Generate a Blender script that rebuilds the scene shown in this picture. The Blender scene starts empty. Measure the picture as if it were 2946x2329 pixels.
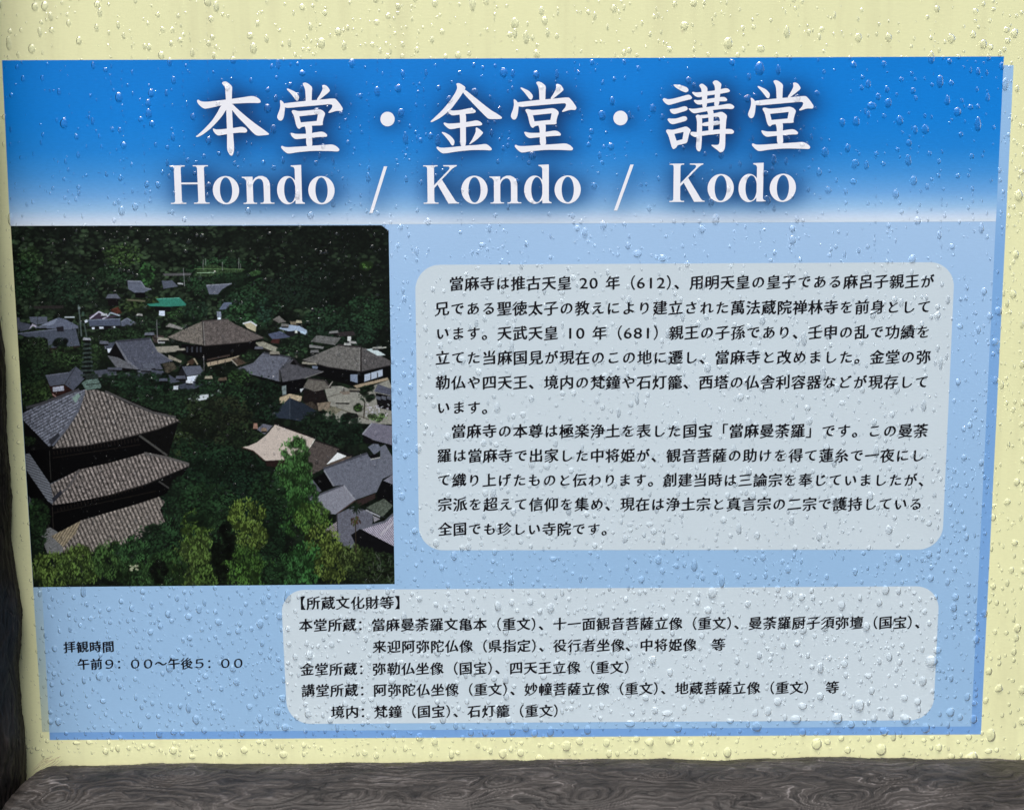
# Rain-wet temple information board in a rough timber frame, seen close up.
import bpy, bmesh, math, random
import numpy as np
from mathutils import Vector, Euler
from mathutils.geometry import tessellate_polygon

random.seed(11)
rng = np.random.default_rng(11)
C = bpy.context.scene.collection
scene = bpy.context.scene

# ------------------------------------------------------------------ camera, sky, sun, exposure
SW, SH = 2946.0, 2329.0                      # pixel frame the board was surveyed in
CAM_LOC = Vector((0.001972, -0.498998, 0.046517))
CAM_ROT = Euler((1.479874, 0.004967, -0.003977), 'XYZ')
LENS = 28.3
cam_d = bpy.data.cameras.new('camera'); cam = bpy.data.objects.new('camera', cam_d); C.objects.link(cam)
cam.location = CAM_LOC; cam.rotation_euler = CAM_ROT
cam_d.sensor_width = 36.0; cam_d.lens = LENS; cam_d.clip_start = 0.01; cam_d.clip_end = 500
scene.camera = cam

SUN_EL, SUN_AZ = math.radians(63), math.radians(194)    # azimuth from +Y towards +X
world = bpy.data.worlds.new('World'); scene.world = world; world.use_nodes = True
wn = world.node_tree.nodes; wl = world.node_tree.links
bg = wn['Background']; bg.inputs['Strength'].default_value = 0.05
sky = wn.new('ShaderNodeTexSky'); sky.sky_type = 'NISHITA'; sky.sun_disc = False
sky.sun_elevation = SUN_EL; sky.sun_rotation = SUN_AZ
sky.air_density = 1.0; sky.dust_density = 4.0; sky.ozone_density = 1.0
wl.new(sky.outputs[0], bg.inputs['Color'])
sun_d = bpy.data.lights.new('sun', 'SUN'); sun_d.energy = 1.5; sun_d.angle = math.radians(52)
sun_d.color = (1.0, 0.98, 0.95)
sun = bpy.data.objects.new('sun', sun_d); C.objects.link(sun)
sdir = Vector((math.sin(SUN_AZ)*math.cos(SUN_EL), math.cos(SUN_AZ)*math.cos(SUN_EL), math.sin(SUN_EL)))
sun.rotation_euler = (-sdir).to_track_quat('-Z', 'Y').to_euler(); sun.location = sdir*3
scene.view_settings.view_transform = 'Standard'; scene.view_settings.look = 'None'
scene.view_settings.exposure = 1.42; scene.view_settings.gamma = 1.0; scene.view_settings.use_curve_mapping = False
scene.render.engine = 'CYCLES'
scene.cycles.caustics_refractive = True; scene.cycles.caustics_reflective = True
scene.cycles.blur_glossy = 0.0; scene.cycles.max_bounces = 12; scene.cycles.transmission_bounces = 10
scene.cycles.use_denoising = True; scene.cycles.sample_clamp_indirect = 0.0

# ------------------------------------------------------------------ surveying helper
RM = CAM_ROT.to_matrix(); FPX = LENS/36.0*SW
def at(sx, sy, y=0.0):
    """point of the vertical plane at depth y that a surveyed photo point belongs to"""
    d = RM @ Vector(((sx-SW/2)/FPX, (SH/2-sy)/FPX, -1.0))
    t = (y-CAM_LOC.y)/d.y
    p = CAM_LOC + d*t
    return (p.x, p.z)
RN = np.array([list(r) for r in RM])
def at_np(X, Y, y=0.0):
    d = np.stack([(X-SW/2)/FPX, (SH/2-Y)/FPX, -np.ones_like(X)], -1) @ RN.T
    t = (y-CAM_LOC.y)/d[..., 1]
    return CAM_LOC.x+d[..., 0]*t, CAM_LOC.z+d[..., 2]*t

# ------------------------------------------------------------------ scene-object helpers
def mesh_obj(name, verts, faces, mat=None, parent=None, smooth=False):
    me = bpy.data.meshes.new(name); me.from_pydata(verts, [], faces); me.update()
    if mat: me.materials.append(mat)
    if smooth: me.polygons.foreach_set('use_smooth', [True]*len(me.polygons))
    o = bpy.data.objects.new(name, me); C.objects.link(o)
    if parent: o.parent = parent
    return o
def tag(o, label=None, cat=None, group=None, kind=None):
    if label: o['label'] = label
    if cat: o['category'] = cat
    if group: o['group'] = group
    if kind: o['kind'] = kind
    return o
def grid_obj(name, P, mat, parent=None, col=None, smooth=True, wrap=False, extra=None):
    """P: (H,W,3) array of points -> one quad sheet, optional per-vertex colour"""
    H, W = P.shape[:2]
    me = bpy.data.meshes.new(name)
    i = np.arange(H*W).reshape(H, W)
    if wrap: i = np.vstack([i, i[:1]])
    q = np.stack([i[:-1, :-1], i[:-1, 1:], i[1:, 1:], i[1:, :-1]], -1).reshape(-1, 4)
    n = len(q)
    me.vertices.add(H*W); me.vertices.foreach_set('co', P.astype(np.float32).ravel())
    me.loops.add(n*4); me.loops.foreach_set('vertex_index', q.astype(np.int32).ravel())
    me.polygons.add(n); me.polygons.foreach_set('loop_start', np.arange(n, dtype=np.int32)*4)
    me.polygons.foreach_set('use_smooth', np.full(n, smooth))
    me.update(calc_edges=True)
    if col is not None:
        a = me.attributes.new('ink', 'FLOAT_COLOR', 'POINT')
        c4 = np.ones((H*W, 4), np.float32); c4[:, :3] = col.reshape(-1, 3)
        a.data.foreach_set('color', c4.ravel())
    if extra is not None:
        a = me.attributes.new('grain', 'FLOAT', 'POINT'); a.data.foreach_set('value', extra.astype(np.float32).ravel())
    me.materials.append(mat)
    o = bpy.data.objects.new(name, me); C.objects.link(o)
    if parent: o.parent = parent
    return o

def lin(c):
    c = np.asarray(c, float)/255.0
    return np.where(c <= 0.04045, c/12.92, ((c+0.055)/1.055)**2.4)

# ------------------------------------------------------------------ numpy noise
PERM = rng.permutation(1024); GA = rng.uniform(0, 2*np.pi, 1024)
def gnoise(x, y, seed=0):
    xi = np.floor(x).astype(int); yi = np.floor(y).astype(int); xf = x-xi; yf = y-yi
    u = xf*xf*xf*(xf*(xf*6-15)+10); v = yf*yf*yf*(yf*(yf*6-15)+10)
    def g(ix, iy, fx, fy):
        h = PERM[(PERM[(ix+seed*37) & 1023]+iy) & 1023]; a = GA[h]
        return np.cos(a)*fx+np.sin(a)*fy
    n00 = g(xi, yi, xf, yf); n10 = g(xi+1, yi, xf-1, yf); n01 = g(xi, yi+1, xf, yf-1); n11 = g(xi+1, yi+1, xf-1, yf-1)
    return (n00*(1-u)+n10*u)*(1-v)+(n01*(1-u)+n11*u)*v
def fbm(x, y, o=4, seed=0):
    s = 0; a = 1; f = 1
    for k in range(o):
        s = s+a*gnoise(x*f, y*f, seed+k*5); a *= 0.5; f *= 2.03
    return s
def blur(a, r):
    for _ in range(3):
        for ax in (0, 1):
            k = int(r)
            p = np.pad(a, [(k+1, k) if i == ax else (0, 0) for i in (0, 1)], mode='edge')
            c = np.cumsum(p, ax)
            n = a.shape[ax]
            a = (np.take(c, np.arange(2*k+1, 2*k+1+n), ax)-np.take(c, np.arange(0, n), ax))/(2*k+1)
    return a
def poly_mask(X, Y, pts):
    pts = np.asarray(pts, float); m = np.zeros(X.shape, bool)
    j = len(pts)-1
    for i in range(len(pts)):
        xi, yi = pts[i]; xj, yj = pts[j]
        if yi != yj:
            m ^= ((yi > Y) != (yj > Y)) & (X < (xj-xi)*(Y-yi)/(yj-yi)+xi)
        j = i
    return m

# ------------------------------------------------------------------ materials
def principled(name, col=(0.8, 0.8, 0.8), rough=0.5, spec=0.3):
    m = bpy.data.materials.new(name); m.use_nodes = True
    b = m.node_tree.nodes['Principled BSDF']
    b.inputs['Base Color'].default_value = (*col, 1); b.inputs['Roughness'].default_value = rough
    b.inputs['Specular IOR Level'].default_value = spec
    return m, b
def print_mat(name, srgb=None, rough=0.42, spec=0.22, mottle=0.05, scale=260.0, bump=0.06, stain=False):
    """printed vinyl: flat ink (or the 'ink' attribute) with a little mottle, faint calendering bump"""
    m, b = principled(name, tuple(lin(srgb)) if srgb else (1, 1, 1), rough, spec)
    nt = m.node_tree; N = nt.nodes; L = nt.links
    tc = N.new('ShaderNodeTexCoord')
    n1 = N.new('ShaderNodeTexNoise'); n1.inputs['Scale'].default_value = 14; n1.inputs['Detail'].default_value = 6
    L.new(tc.outputs['Object'], n1.inputs['Vector'])
    mp = N.new('ShaderNodeMapping'); mp.inputs['Scale'].default_value = (0.35, 1, 1.4); L.new(tc.outputs['Object'], mp.inputs['Vector'])
    n2 = N.new('ShaderNodeTexNoise'); n2.inputs['Scale'].default_value = scale*3; n2.inputs['Detail'].default_value = 3
    L.new(mp.outputs[0], n2.inputs['Vector'])
    add = N.new('ShaderNodeMath'); add.operation = 'ADD'; L.new(n1.outputs['Fac'], add.inputs[0]); L.new(n2.outputs['Fac'], add.inputs[1])
    mr = N.new('ShaderNodeMapRange'); mr.inputs['From Min'].default_value = 0.6; mr.inputs['From Max'].default_value = 1.4
    mr.inputs['To Min'].default_value = 1-mottle; mr.inputs['To Max'].default_value = 1+mottle
    L.new(add.outputs[0], mr.inputs['Value'])
    vm = N.new('ShaderNodeVectorMath'); vm.operation = 'SCALE'; L.new(mr.outputs[0], vm.inputs['Scale'])
    if srgb: vm.inputs[0].default_value = tuple(lin(srgb))
    else:
        at_ = N.new('ShaderNodeAttribute'); at_.attribute_name = 'ink'; L.new(at_.outputs['Color'], vm.inputs[0])
    col_out = vm.outputs[0]
    if stain:                                  # faint run-down grime and a few specks
        ms = N.new('ShaderNodeMapping'); ms.inputs['Scale'].default_value = (90, 1, 7); L.new(tc.outputs['Object'], ms.inputs['Vector'])
        ns = N.new('ShaderNodeTexNoise'); ns.inputs['Scale'].default_value = 1; ns.inputs['Detail'].default_value = 5; L.new(ms.outputs[0], ns.inputs['Vector'])
        np_ = N.new('ShaderNodeTexNoise'); np_.inputs['Scale'].default_value = 230; np_.inputs['Detail'].default_value = 1; L.new(tc.outputs['Object'], np_.inputs['Vector'])
        r1 = N.new('ShaderNodeMapRange'); r1.inputs['From Min'].default_value = 0.5; r1.inputs['From Max'].default_value = 0.78; r1.inputs['To Max'].default_value = 0.20; L.new(ns.outputs['Fac'], r1.inputs['Value'])
        r2 = N.new('ShaderNodeMapRange'); r2.inputs['From Min'].default_value = 0.73; r2.inputs['From Max'].default_value = 0.80; r2.inputs['To Max'].default_value = 0.35; L.new(np_.outputs['Fac'], r2.inputs['Value'])
        mx = N.new('ShaderNodeMath'); mx.operation = 'MAXIMUM'; L.new(r1.outputs[0], mx.inputs[0]); L.new(r2.outputs[0], mx.inputs[1])
        mc = N.new('ShaderNodeMix'); mc.data_type = 'RGBA'; mc.inputs['B'].default_value = (0.40, 0.36, 0.22, 1)
        L.new(mx.outputs[0], mc.inputs['Factor']); L.new(col_out, mc.inputs['A']); col_out = mc.outputs['Result']
    L.new(col_out, b.inputs['Base Color'])
    bp = N.new('ShaderNodeBump'); bp.inputs['Strength'].default_value = bump; bp.inputs['Distance'].default_value = 0.0004
    L.new(n2.outputs['Fac'], bp.inputs['Height']); L.new(bp.outputs[0], b.inputs['Normal'])
    return m
M_CREAM = print_mat('cream_vinyl', (230, 231, 181), mottle=0.05, stain=True)
M_SHADOW = print_mat('blue_border_ink', None, mottle=0.03)
M_LIGHT = print_mat('pale_blue_ink', None, mottle=0.03)
M_PANEL = print_mat('grey_white_ink', (200, 214, 221), mottle=0.03)
M_BAND = print_mat('title_blue_ink', None, spec=0.12, mottle=0.07)
M_WHITE = print_mat('white_letter_ink', (236, 238, 244), mottle=0.02)
M_BLACK, _b = principled('black_text_ink', tuple(lin((14, 13, 20))), 0.5, 0.2)
M_PHOTO = print_mat('photo_print_ink', None, rough=0.36, spec=0.07, mottle=0.02)
M_WATER = bpy.data.materials.new('rain_water'); M_WATER.use_nodes = True
_n = M_WATER.node_tree.nodes; _n.clear()
_o = _n.new('ShaderNodeOutputMaterial'); _g = _n.new('ShaderNodeBsdfGlass'); _g.inputs['IOR'].default_value = 1.333; _g.inputs['Color'].default_value = (1.10, 1.10, 1.10, 1)  # brightness put into the water colour: tint lifted above clear
_g.inputs['Roughness'].default_value = 0.13
_t = _n.new('ShaderNodeBsdfTransparent'); _m = _n.new('ShaderNodeMixShader'); _m.inputs[0].default_value = 0.30  # transparent share added so beads do not darken the print beneath
for _a, _b2 in ((_g.outputs[0], _m.inputs[1]), (_t.outputs[0], _m.inputs[2]), (_m.outputs[0], _o.inputs['Surface'])): M_WATER.node_tree.links.new(_a, _b2)

def wood_mat(name, dark, mid, light, rough=0.75):
    m, b = principled(name, mid, rough, 0.25)
    nt = m.node_tree; N = nt.nodes; L = nt.links
    a = N.new('ShaderNodeAttribute'); a.attribute_name = 'grain'
    r = N.new('ShaderNodeValToRGB'); r.color_ramp.elements[0].position = 0.05; r.color_ramp.elements[1].position = 0.95
    r.color_ramp.elements[0].color = (*dark, 1); r.color_ramp.elements[1].color = (*light, 1)
    e = r.color_ramp.elements.new(0.5); e.color = (*mid, 1)
    L.new(a.outputs['Fac'], r.inputs['Fac'])
    tc = N.new('ShaderNodeTexCoord'); n = N.new('ShaderNodeTexNoise'); n.inputs['Scale'].default_value = 420; n.inputs['Detail'].default_value = 5
    L.new(tc.outputs['Object'], n.inputs['Vector'])
    mr = N.new('ShaderNodeMapRange'); mr.inputs['To Min'].default_value = 0.6; mr.inputs['To Max'].default_value = 1.4; L.new(n.outputs['Fac'], mr.inputs['Value'])
    vm = N.new('ShaderNodeVectorMath'); vm.operation = 'SCALE'; L.new(r.outputs['Color'], vm.inputs[0]); L.new(mr.outputs[0], vm.inputs['Scale'])
    L.new(vm.outputs[0], b.inputs['Base Color'])
    bp = N.new('ShaderNodeBump'); bp.inputs['Strength'].default_value = 0.35; bp.inputs['Distance'].default_value = 0.0008
    L.new(n.outputs['Fac'], bp.inputs['Height']); L.new(bp.outputs[0], b.inputs['Normal'])
    return m
M_BEAM = wood_mat('weathered_beam_wood', (0.006, 0.005, 0.0045), (0.036, 0.031, 0.028), (0.135, 0.122, 0.118), rough=0.5)
M_POST = wood_mat('dark_post_wood', (0.004, 0.0033, 0.003), (0.018, 0.014, 0.012), (0.046, 0.036, 0.031), rough=0.6)
M_STRAW, _b = principled('dry_straw', (0.42, 0.36, 0.22), 0.7, 0.2)

# ------------------------------------------------------------------ the board
def sheet(name, pts, depth, mat, parent):
    """flat printed shape; pts = plane (x, z)"""
    v = [(x, -depth, z) for x, z in pts]
    t = tessellate_polygon([[Vector((x, z, 0)) for x, z in pts]])
    f = []
    for a, b, c in t:
        cr = (pts[b][0]-pts[a][0])*(pts[c][1]-pts[a][1])-(pts[b][1]-pts[a][1])*(pts[c][0]-pts[a][0])
        f.append((a, b, c) if cr > 0 else (a, c, b))
    return mesh_obj(name, v, f, mat, parent)
def rounded(corners, r, n=12):
    out = []
    k = len(corners)
    for i in range(k):
        p = Vector(corners[i]); a = (Vector(corners[i-1])-p).normalized(); b = (Vector(corners[(i+1) % k])-p).normalized()
        s = p+a*r; e = p+b*r; c = p+(a+b)*r
        for j in range(n+1):
            t = j/n*math.pi/2
            out.append(tuple(c+(s-c)*math.cos(t)+(e-c)*math.sin(t)))
    return out
def quad_grid(cs, W, H):
    """surveyed TL,TR,BR,BL -> X,Y survey grids"""
    u = np.linspace(0, 1, W)[None, :]; v = np.linspace(0, 1, H)[:, None]
    (ax, ay), (bx, by), (cx, cy), (dx, dy) = cs
    X = (ax*(1-u)+bx*u)*(1-v)+(dx*(1-u)+cx*u)*v
    Y = (ay*(1-u)+by*u)*(1-v)+(dy*(1-u)+cy*u)*v
    return X, Y
def ramp(t, stops):
    ps = [s[0] for s in stops]
    return np.stack([np.interp(t, ps, [s[1][k] for s in stops]) for k in range(3)], -1)
def printed_grid(name, X, Y, depth, mat, parent, srgb):
    px, pz = at_np(X, Y)
    P = np.stack([px, np.full_like(px, -depth), pz], -1)
    return grid_obj(name, P[::-1], mat, parent, col=lin(srgb)[::-1])

board = bpy.data.objects.new('information_board', None); C.objects.link(board); board.location = (0, 0, 0)
tag(board, 'cream temple information board with blue title band, printed photo and black writing, beaded with rain', 'sign')

# cream panel: a 9 mm board with softened edges, running on past the frame at top and right
bx0, bz0 = at(-60, 2290); bx1, bz1 = 0.372, 0.268
bx0 = -0.335; bz0 = -0.262
bm = bmesh.new(); bmesh.ops.create_cube(bm, size=1)
for v in bm.verts:
    v.co = Vector((bx0+(v.co.x+.5)*(bx1-bx0), 0.009*(v.co.y+.5), bz0+(v.co.z+.5)*(bz1-bz0)))
bmesh.ops.bevel(bm, geom=list(bm.edges), offset=0.0012, segments=2, affect='EDGES', profile=0.5)
me = bpy.data.meshes.new('cream_panel'); bm.to_mesh(me); bm.free(); me.materials.append(M_CREAM)
o = bpy.data.objects.new('cream_panel', me); C.objects.link(o); o.parent = board

# the offset darker blue sheet printed behind the pale blue one
X, Y = quad_grid([(62, 188), (2916, 188), (2822, 2111), (143, 2127)], 60, 200)
t = np.clip((Y-188)/(2111-188), 0, 1)
col = ramp(t, [(0, (152, 192, 229)), (0.2, (140, 184, 227)), (0.27, (126, 172, 221)), (0.6, (120, 166, 217)), (1, (116, 161, 214))])
printed_grid('blue_border', X, Y, 0.00003, M_SHADOW, board, col)
# thin paler strip where the pale sheet overhangs the cream on the left
X, Y = quad_grid([(58, 1100), (118, 1100), (142, 2104), (121.5, 2104)], 12, 80)
t = np.clip((Y-1688)/(2104-1688), 0, 1)
col = ramp(t, [(0, (158, 190, 214)), (0.5, (168, 192, 196)), (1, (186, 198, 176))])
printed_grid('pale_strip', X, Y, 0.00003, M_LIGHT, board, col)
X, Y = quad_grid([(66, 640), (2865, 634), (2794, 2088), (142.5, 2105.5)], 160, 120)
t = np.clip((Y-640)/(2095-640), 0, 1)
col = ramp(t, [(0, (162, 196, 231)), (0.25, (156, 193, 230)), (0.6, (151, 188, 223)), (1, (149, 186, 220))])
printed_grid('pale_blue_ground', X, Y, 0.00006, M_LIGHT, board, col)

# ------------------------------------------------------------------ title lettering
def K(pts, ox, oy, s=240/1708.0):
    return [(ox+x*s, oy+y*s) for x, y in pts]
HON = [[(625,140),(665,108),(720,108),(790,155),(845,215),(835,330),(835,600),(855,1050),(862,1200),(880,1420),(878,1540),(850,1615),(820,1628),(785,1600),(735,1500),(738,1200),(722,760),(705,300),(680,200)],
 [(125,490),(145,475),(200,515),(300,525),(500,505),(840,462),(1060,430),(1240,402),(1330,420),(1410,475),(1428,520),(1405,550),(1240,545),(840,560),(610,600),(400,645),(280,668),(210,630),(150,570),(122,520)],
 [(610,600),(720,560),(800,580),(720,680),(640,810),(520,950),(380,1090),(230,1200),(130,1245),(90,1235),(150,1190),(280,1070),(430,910),(540,740)],
 [(760,600),(840,560),(930,650),(1100,800),(1300,960),(1500,1100),(1605,1180),(1580,1200),(1340,1220),(1250,1140),(1120,1000),(960,840),(840,690)],
 [(445,1080),(455,1065),(510,1090),(620,1085),(860,1060),(1030,1030),(1110,1055),(1155,1105),(1130,1155),(1020,1150),(860,1165),(700,1190),(560,1215),(510,1190),(460,1130)]]
DO = [[(315,262),(340,248),(400,275),(500,320),(570,400),(575,450),(555,500),(515,500),(470,440),(400,350)],
 [(640,150),(690,125),(760,150),(845,220),(835,330),(830,560),(712,560),(705,330),(690,240)],
 [(1045,185),(1090,175),(1150,200),(1210,290),(1180,330),(1080,410),(980,490),(930,480),(1000,380),(1060,260)],
 [(180,495),(205,490),(250,530),(285,590),(285,660),(265,820),(235,890),(200,912),(160,900),(125,850),(130,800),(175,690),(192,600)],
 [(250,560),(300,550),(700,505),(1000,480),(1300,450),(1340,480),(1400,550),(1475,660),(1450,715),(1340,705),(1190,755),(1168,740),(1240,660),(1260,600),(1230,570),(1000,590),(600,625),(280,655)],
 ([(418,720),(440,692),(490,695),(560,715),(760,700),(980,670),(1060,700),(1112,760),(1075,860),(1055,950),(1065,1005),(830,1010),(640,1035),(610,1050),(580,1080),(540,1060),(510,990),(470,810)], [(578,820),(960,780),(935,915),(608,945)]),
 [(680,1000),(830,990),(842,1050),(835,1200),(850,1440),(720,1440),(718,1200),(712,1090)],
 [(395,1170),(415,1155),(500,1180),(720,1180),(1020,1130),(1090,1145),(1150,1195),(1145,1240),(1030,1240),(850,1255),(650,1275),(500,1292),(430,1240)],
 [(205,1440),(225,1420),(290,1450),(420,1450),(850,1420),(1100,1405),(1250,1392),(1340,1430),(1405,1495),(1380,1542),(1200,1530),(880,1525),(560,1550),(350,1588),(280,1545),(210,1470)]]
KIN = [[(655,155),(700,135),(770,165),(850,220),(845,260),(800,330),(700,480),(540,690),(450,760),(320,860),(160,940),(125,930),(200,860),(380,690),(520,520),(640,340),(680,250),(672,190)],
 [(790,330),(835,270),(900,320),(1100,480),(1350,680),(1500,770),(1590,830),(1595,860),(1560,875),(1320,878),(1250,810),(1080,640),(900,450)],
 [(490,740),(520,690),(600,705),(760,690),(940,648),(1000,660),(1062,705),(1050,750),(860,770),(720,785),(580,805),(520,770)],
 [(725,760),(840,740),(862,820),(855,1100),(860,1440),(742,1440),(740,1100),(735,850)],
 [(400,960),(415,945),(500,972),(730,955),(920,930),(1070,900),(1140,920),(1192,965),(1185,1005),(1040,1015),(860,1040),(720,1055),(540,1088),(470,1050),(405,985)],
 [(358,1150),(375,1138),(450,1160),(540,1215),(615,1300),(625,1350),(605,1420),(565,1415),(520,1340),(450,1250)],
 [(1055,1060),(1075,1045),(1140,1085),(1212,1150),(1190,1190),(1090,1290),(940,1395),(920,1388),(990,1290),(1060,1140)],
 [(255,1455),(270,1438),(340,1465),(480,1460),(860,1418),(1100,1405),(1260,1382),(1320,1410),(1390,1480),(1375,1520),(1250,1510),(1000,1508),(700,1535),(400,1585),(330,1550),(260,1480)]]
KO = [[(330,215),(360,202),(480,215),(600,255),(645,300),(640,345),(590,370),(520,345),(400,280)],
 [(118,500),(150,480),(220,510),(330,495),(500,450),(640,408),(690,430),(722,475),(700,505),(600,525),(420,575),(240,630),(170,590),(120,530)],
 [(255,720),(290,705),(400,695),(560,645),(610,660),(632,700),(610,735),(500,770),(350,815),(290,785)],
 [(210,920),(235,895),(300,905),(400,900),(540,852),(595,860),(622,905),(600,945),(480,980),(320,1022),(260,995)],
 ([(178,1155),(210,1120),(310,1135),(420,1110),(590,1058),(650,1090),(695,1140),(660,1210),(640,1290),(615,1400),(520,1425),(420,1445),(400,1490),(340,1532),(305,1500),(270,1370),(235,1250)], [(355,1215),(545,1175),(520,1325),(400,1355)]),
 [(858,225),(900,188),(950,195),(1035,270),(1028,400),(1022,680),(925,690),(920,420),(905,290)],
 [(1132,165),(1180,118),(1240,125),(1320,190),(1305,280),(1290,420),(1265,650),(1165,660),(1185,420),(1185,240)],
 [(712,375),(735,352),(800,370),(1000,350),(1200,325),(1400,278),(1460,290),(1495,330),(1480,360),(1300,395),(1030,430),(850,470),(780,445)],
 [(748,540),(770,515),(830,530),(1000,505),(1200,475),(1360,455),(1410,475),(1440,515),(1420,548),(1250,550),(1020,590),(860,620),(800,600)],
 [(640,700),(660,692),(740,705),(950,675),(1250,635),(1480,595),(1540,615),(1588,660),(1550,712),(1400,700),(1150,725),(950,765),(760,800),(700,765)],
 [(1020,730),(1140,715),(1160,780),(1150,1180),(1048,1180),(1055,900),(1040,790)],
 [(788,850),(830,815),(920,850),(925,1000),(918,1300),(905,1520),(870,1580),(825,1560),(795,1500),(810,1300),(820,1000),(810,910)],
 [(870,830),(1000,825),(1200,790),(1320,758),(1390,795),(1435,845),(1415,940),(1400,1200),(1395,1500),(1350,1580),(1290,1600),(1240,1550),(1110,1455),(1120,1435),(1200,1445),(1278,1430),(1285,1200),(1290,865),(1160,865),(900,905)],
 [(920,985),(1295,935),(1295,1030),(920,1065)],
 [(680,1195),(710,1170),(800,1180),(1050,1145),(1300,1120),(1520,1112),(1580,1160),(1560,1215),(1420,1215),(1290,1210),(920,1250),(780,1288),(690,1240)]]

def smooth_poly(p, it=2):
    """Chaikin corner cutting: brush strokes have no hard vertices"""
    p = [Vector(q) for q in p]
    for _ in range(it):
        q = []
        for i in range(len(p)):
            a, b = p[i], p[(i+1) % len(p)]
            q += [a*0.8+b*0.2, a*0.2+b*0.8]
        p = q
    return [tuple(v) for v in p]
RASTER = []            # every title stroke in survey pixels, for the soft dark halo printed behind
def lettering(name, pieces, parent, depth=0.00016):
    """pieces: polygons in plane coords, each (outer) or (outer, hole); stacked a hair apart"""
    V, F = [], []
    for k, pc in enumerate(pieces):
        loops = list(pc) if isinstance(pc, tuple) else [pc]
        flat = [p for lp in loops for p in lp]
        base = len(V); V += [(x, -(depth+0.000006*k), z) for x, z in flat]
        for a, b, c in tessellate_polygon([[Vector((x, z, 0)) for x, z in lp] for lp in loops]):
            cr = (flat[b][0]-flat[a][0])*(flat[c][1]-flat[a][1])-(flat[b][1]-flat[a][1])*(flat[c][0]-flat[a][0])
            F.append((base+a, base+b, base+c) if cr > 0 else (base+a, base+c, base+b))
    return mesh_obj(name, V, F, M_WHITE, parent)

band_corners = [(6, 174), (2888, 163), (2865, 637), (29, 650)]
BX, BY = quad_grid(band_corners, 700, 150)
kanji = [('title_character', HON, (550, 220)), ('title_character', DO, (780, 220)), ('title_character', KIN, (1220, 220)),
         ('title_character', DO, (1452, 217)), ('title_character', KO, (1890, 215)), ('title_character', DO, (2134, 213))]
jobs = []
for nm, strokes, (ox, oy) in kanji:
    pcs = []
    for st in strokes:
        if isinstance(st, tuple):
            a, b = smooth_poly(K(st[0], ox, oy)), K(st[1], ox, oy)
            RASTER.append((a, b)); pcs.append(([at(*p) for p in a], [at(*p) for p in b]))
        else:
            a = smooth_poly(K(st, ox, oy)); RASTER.append((a, None)); pcs.append([at(*p) for p in a])
    jobs.append((nm, pcs))
for cx, cy in ((1115, 343), (1785, 340)):
    a = [(cx+20.5*math.cos(i/16*math.pi), cy+21*math.sin(i/16*math.pi)) for i in range(32)]
    RASTER.append((a, None)); jobs.append(('title_dot', [[at(*p) for p in a]]))

def ell(cx, cy, rx, ry, n=48):
    return [(cx+rx*math.cos(2*math.pi*i/n), cy+ry*math.sin(2*math.pi*i/n)) for i in range(n)]
def stem(x0, x1, h, sl, sr, tl, tr, th=13, br=26):
    """bracketed serif stem: sl/sr bottom serif reach, tl/tr top serif reach"""
    p = []
    def br_(x, y, dx, dy, out):    # concave bracket
        return [(x+dx*br*(1-math.sin(t)), y+dy*br*(1-math.cos(t))) for t in [i/6*math.pi/2 for i in range(7)]]
    p += [(x0-sl, 0), (x1+sr, 0)]
    if sr: p += [(x1+sr, th)] + [(x1+br*(1-math.sin(t)), th+br*(1-math.cos(t))) for t in [i/6*math.pi/2 for i in range(7)]]
    if tr: p += [(x1+br*(1-math.sin(t)), h-th-br*(1-math.cos(t))) for t in [(6-i)/6*math.pi/2 for i in range(7)]] + [(x1+tr, h-th), (x1+tr, h)]
    else: p += [(x1, h)]
    if tl: p += [(x0-tl, h), (x0-tl, h-th)] + [(x0-br*(1-math.sin(t)), h-th-br*(1-math.cos(t))) for t in [i/6*math.pi/2 for i in range(7)]]
    else: p += [(x0, h)]
    if sl: p += [(x0-br*(1-math.sin(t)), th+br*(1-math.cos(t))) for t in [(6-i)/6*math.pi/2 for i in range(7)]] + [(x0-sl, th)]
    return p
LAT = {
 'H': [stem(55, 140, 472, 55, 55, 52, 52), stem(346, 431, 472, 55, 55, 52, 52), [(135, 240), (350, 240), (350, 262), (135, 262)]],
 'o': [(ell(165, 168, 165, 174), ell(166, 168, 77, 157))],
 'n': [stem(42, 122, 334, 44, 46, 0, 0), [(42, 334), (-14, 334), (-14, 324), (20, 312), (42, 285)], stem(256, 336, 250, 44, 50, 0, 0),
       [(112, 250), (126, 290), (155, 322), (200, 342), (248, 342), (295, 322), (324, 285), (336, 240), (336, 200), (256, 200), (254, 255), (240, 290), (218, 308), (190, 310), (160, 296), (136, 268), (122, 235), (112, 220)]],
 'd': [(ell(132, 168, 132, 174), ell(160, 168, 72, 155)),
       [(228, 60), (228, 0), (345, 0), (345, 11), (318, 22), (310, 40), (310, 478), (180, 472), (180, 460), (214, 450), (228, 425)]],
 'K': [stem(50, 135, 472, 50, 52, 50, 46), [(133, 188), (133, 226), (325, 420), (332, 440), (320, 455), (252, 459), (252, 472), (422, 472), (422, 460), (392, 448), (360, 425), (236, 300)],
       [(178, 236), (234, 294), (398, 36), (420, 16), (445, 12), (445, 0), (312, 0)]],
}
words = [('H', 492, 587), ('o', 614, 587), ('n', 701.5, 587), ('d', 798.6, 587), ('o', 888.3, 587),
         ('K', 1219, 586.5), ('o', 1327.7, 586), ('n', 1411.7, 586), ('d', 1508.2, 585.5), ('o', 1595.4, 585),
         ('K', 1925.4, 581.5), ('o', 2034.8, 581), ('d', 2123.6, 580.5), ('o', 2213.3, 580)]
U = 0.6/2882*0.23137*1.003
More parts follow.
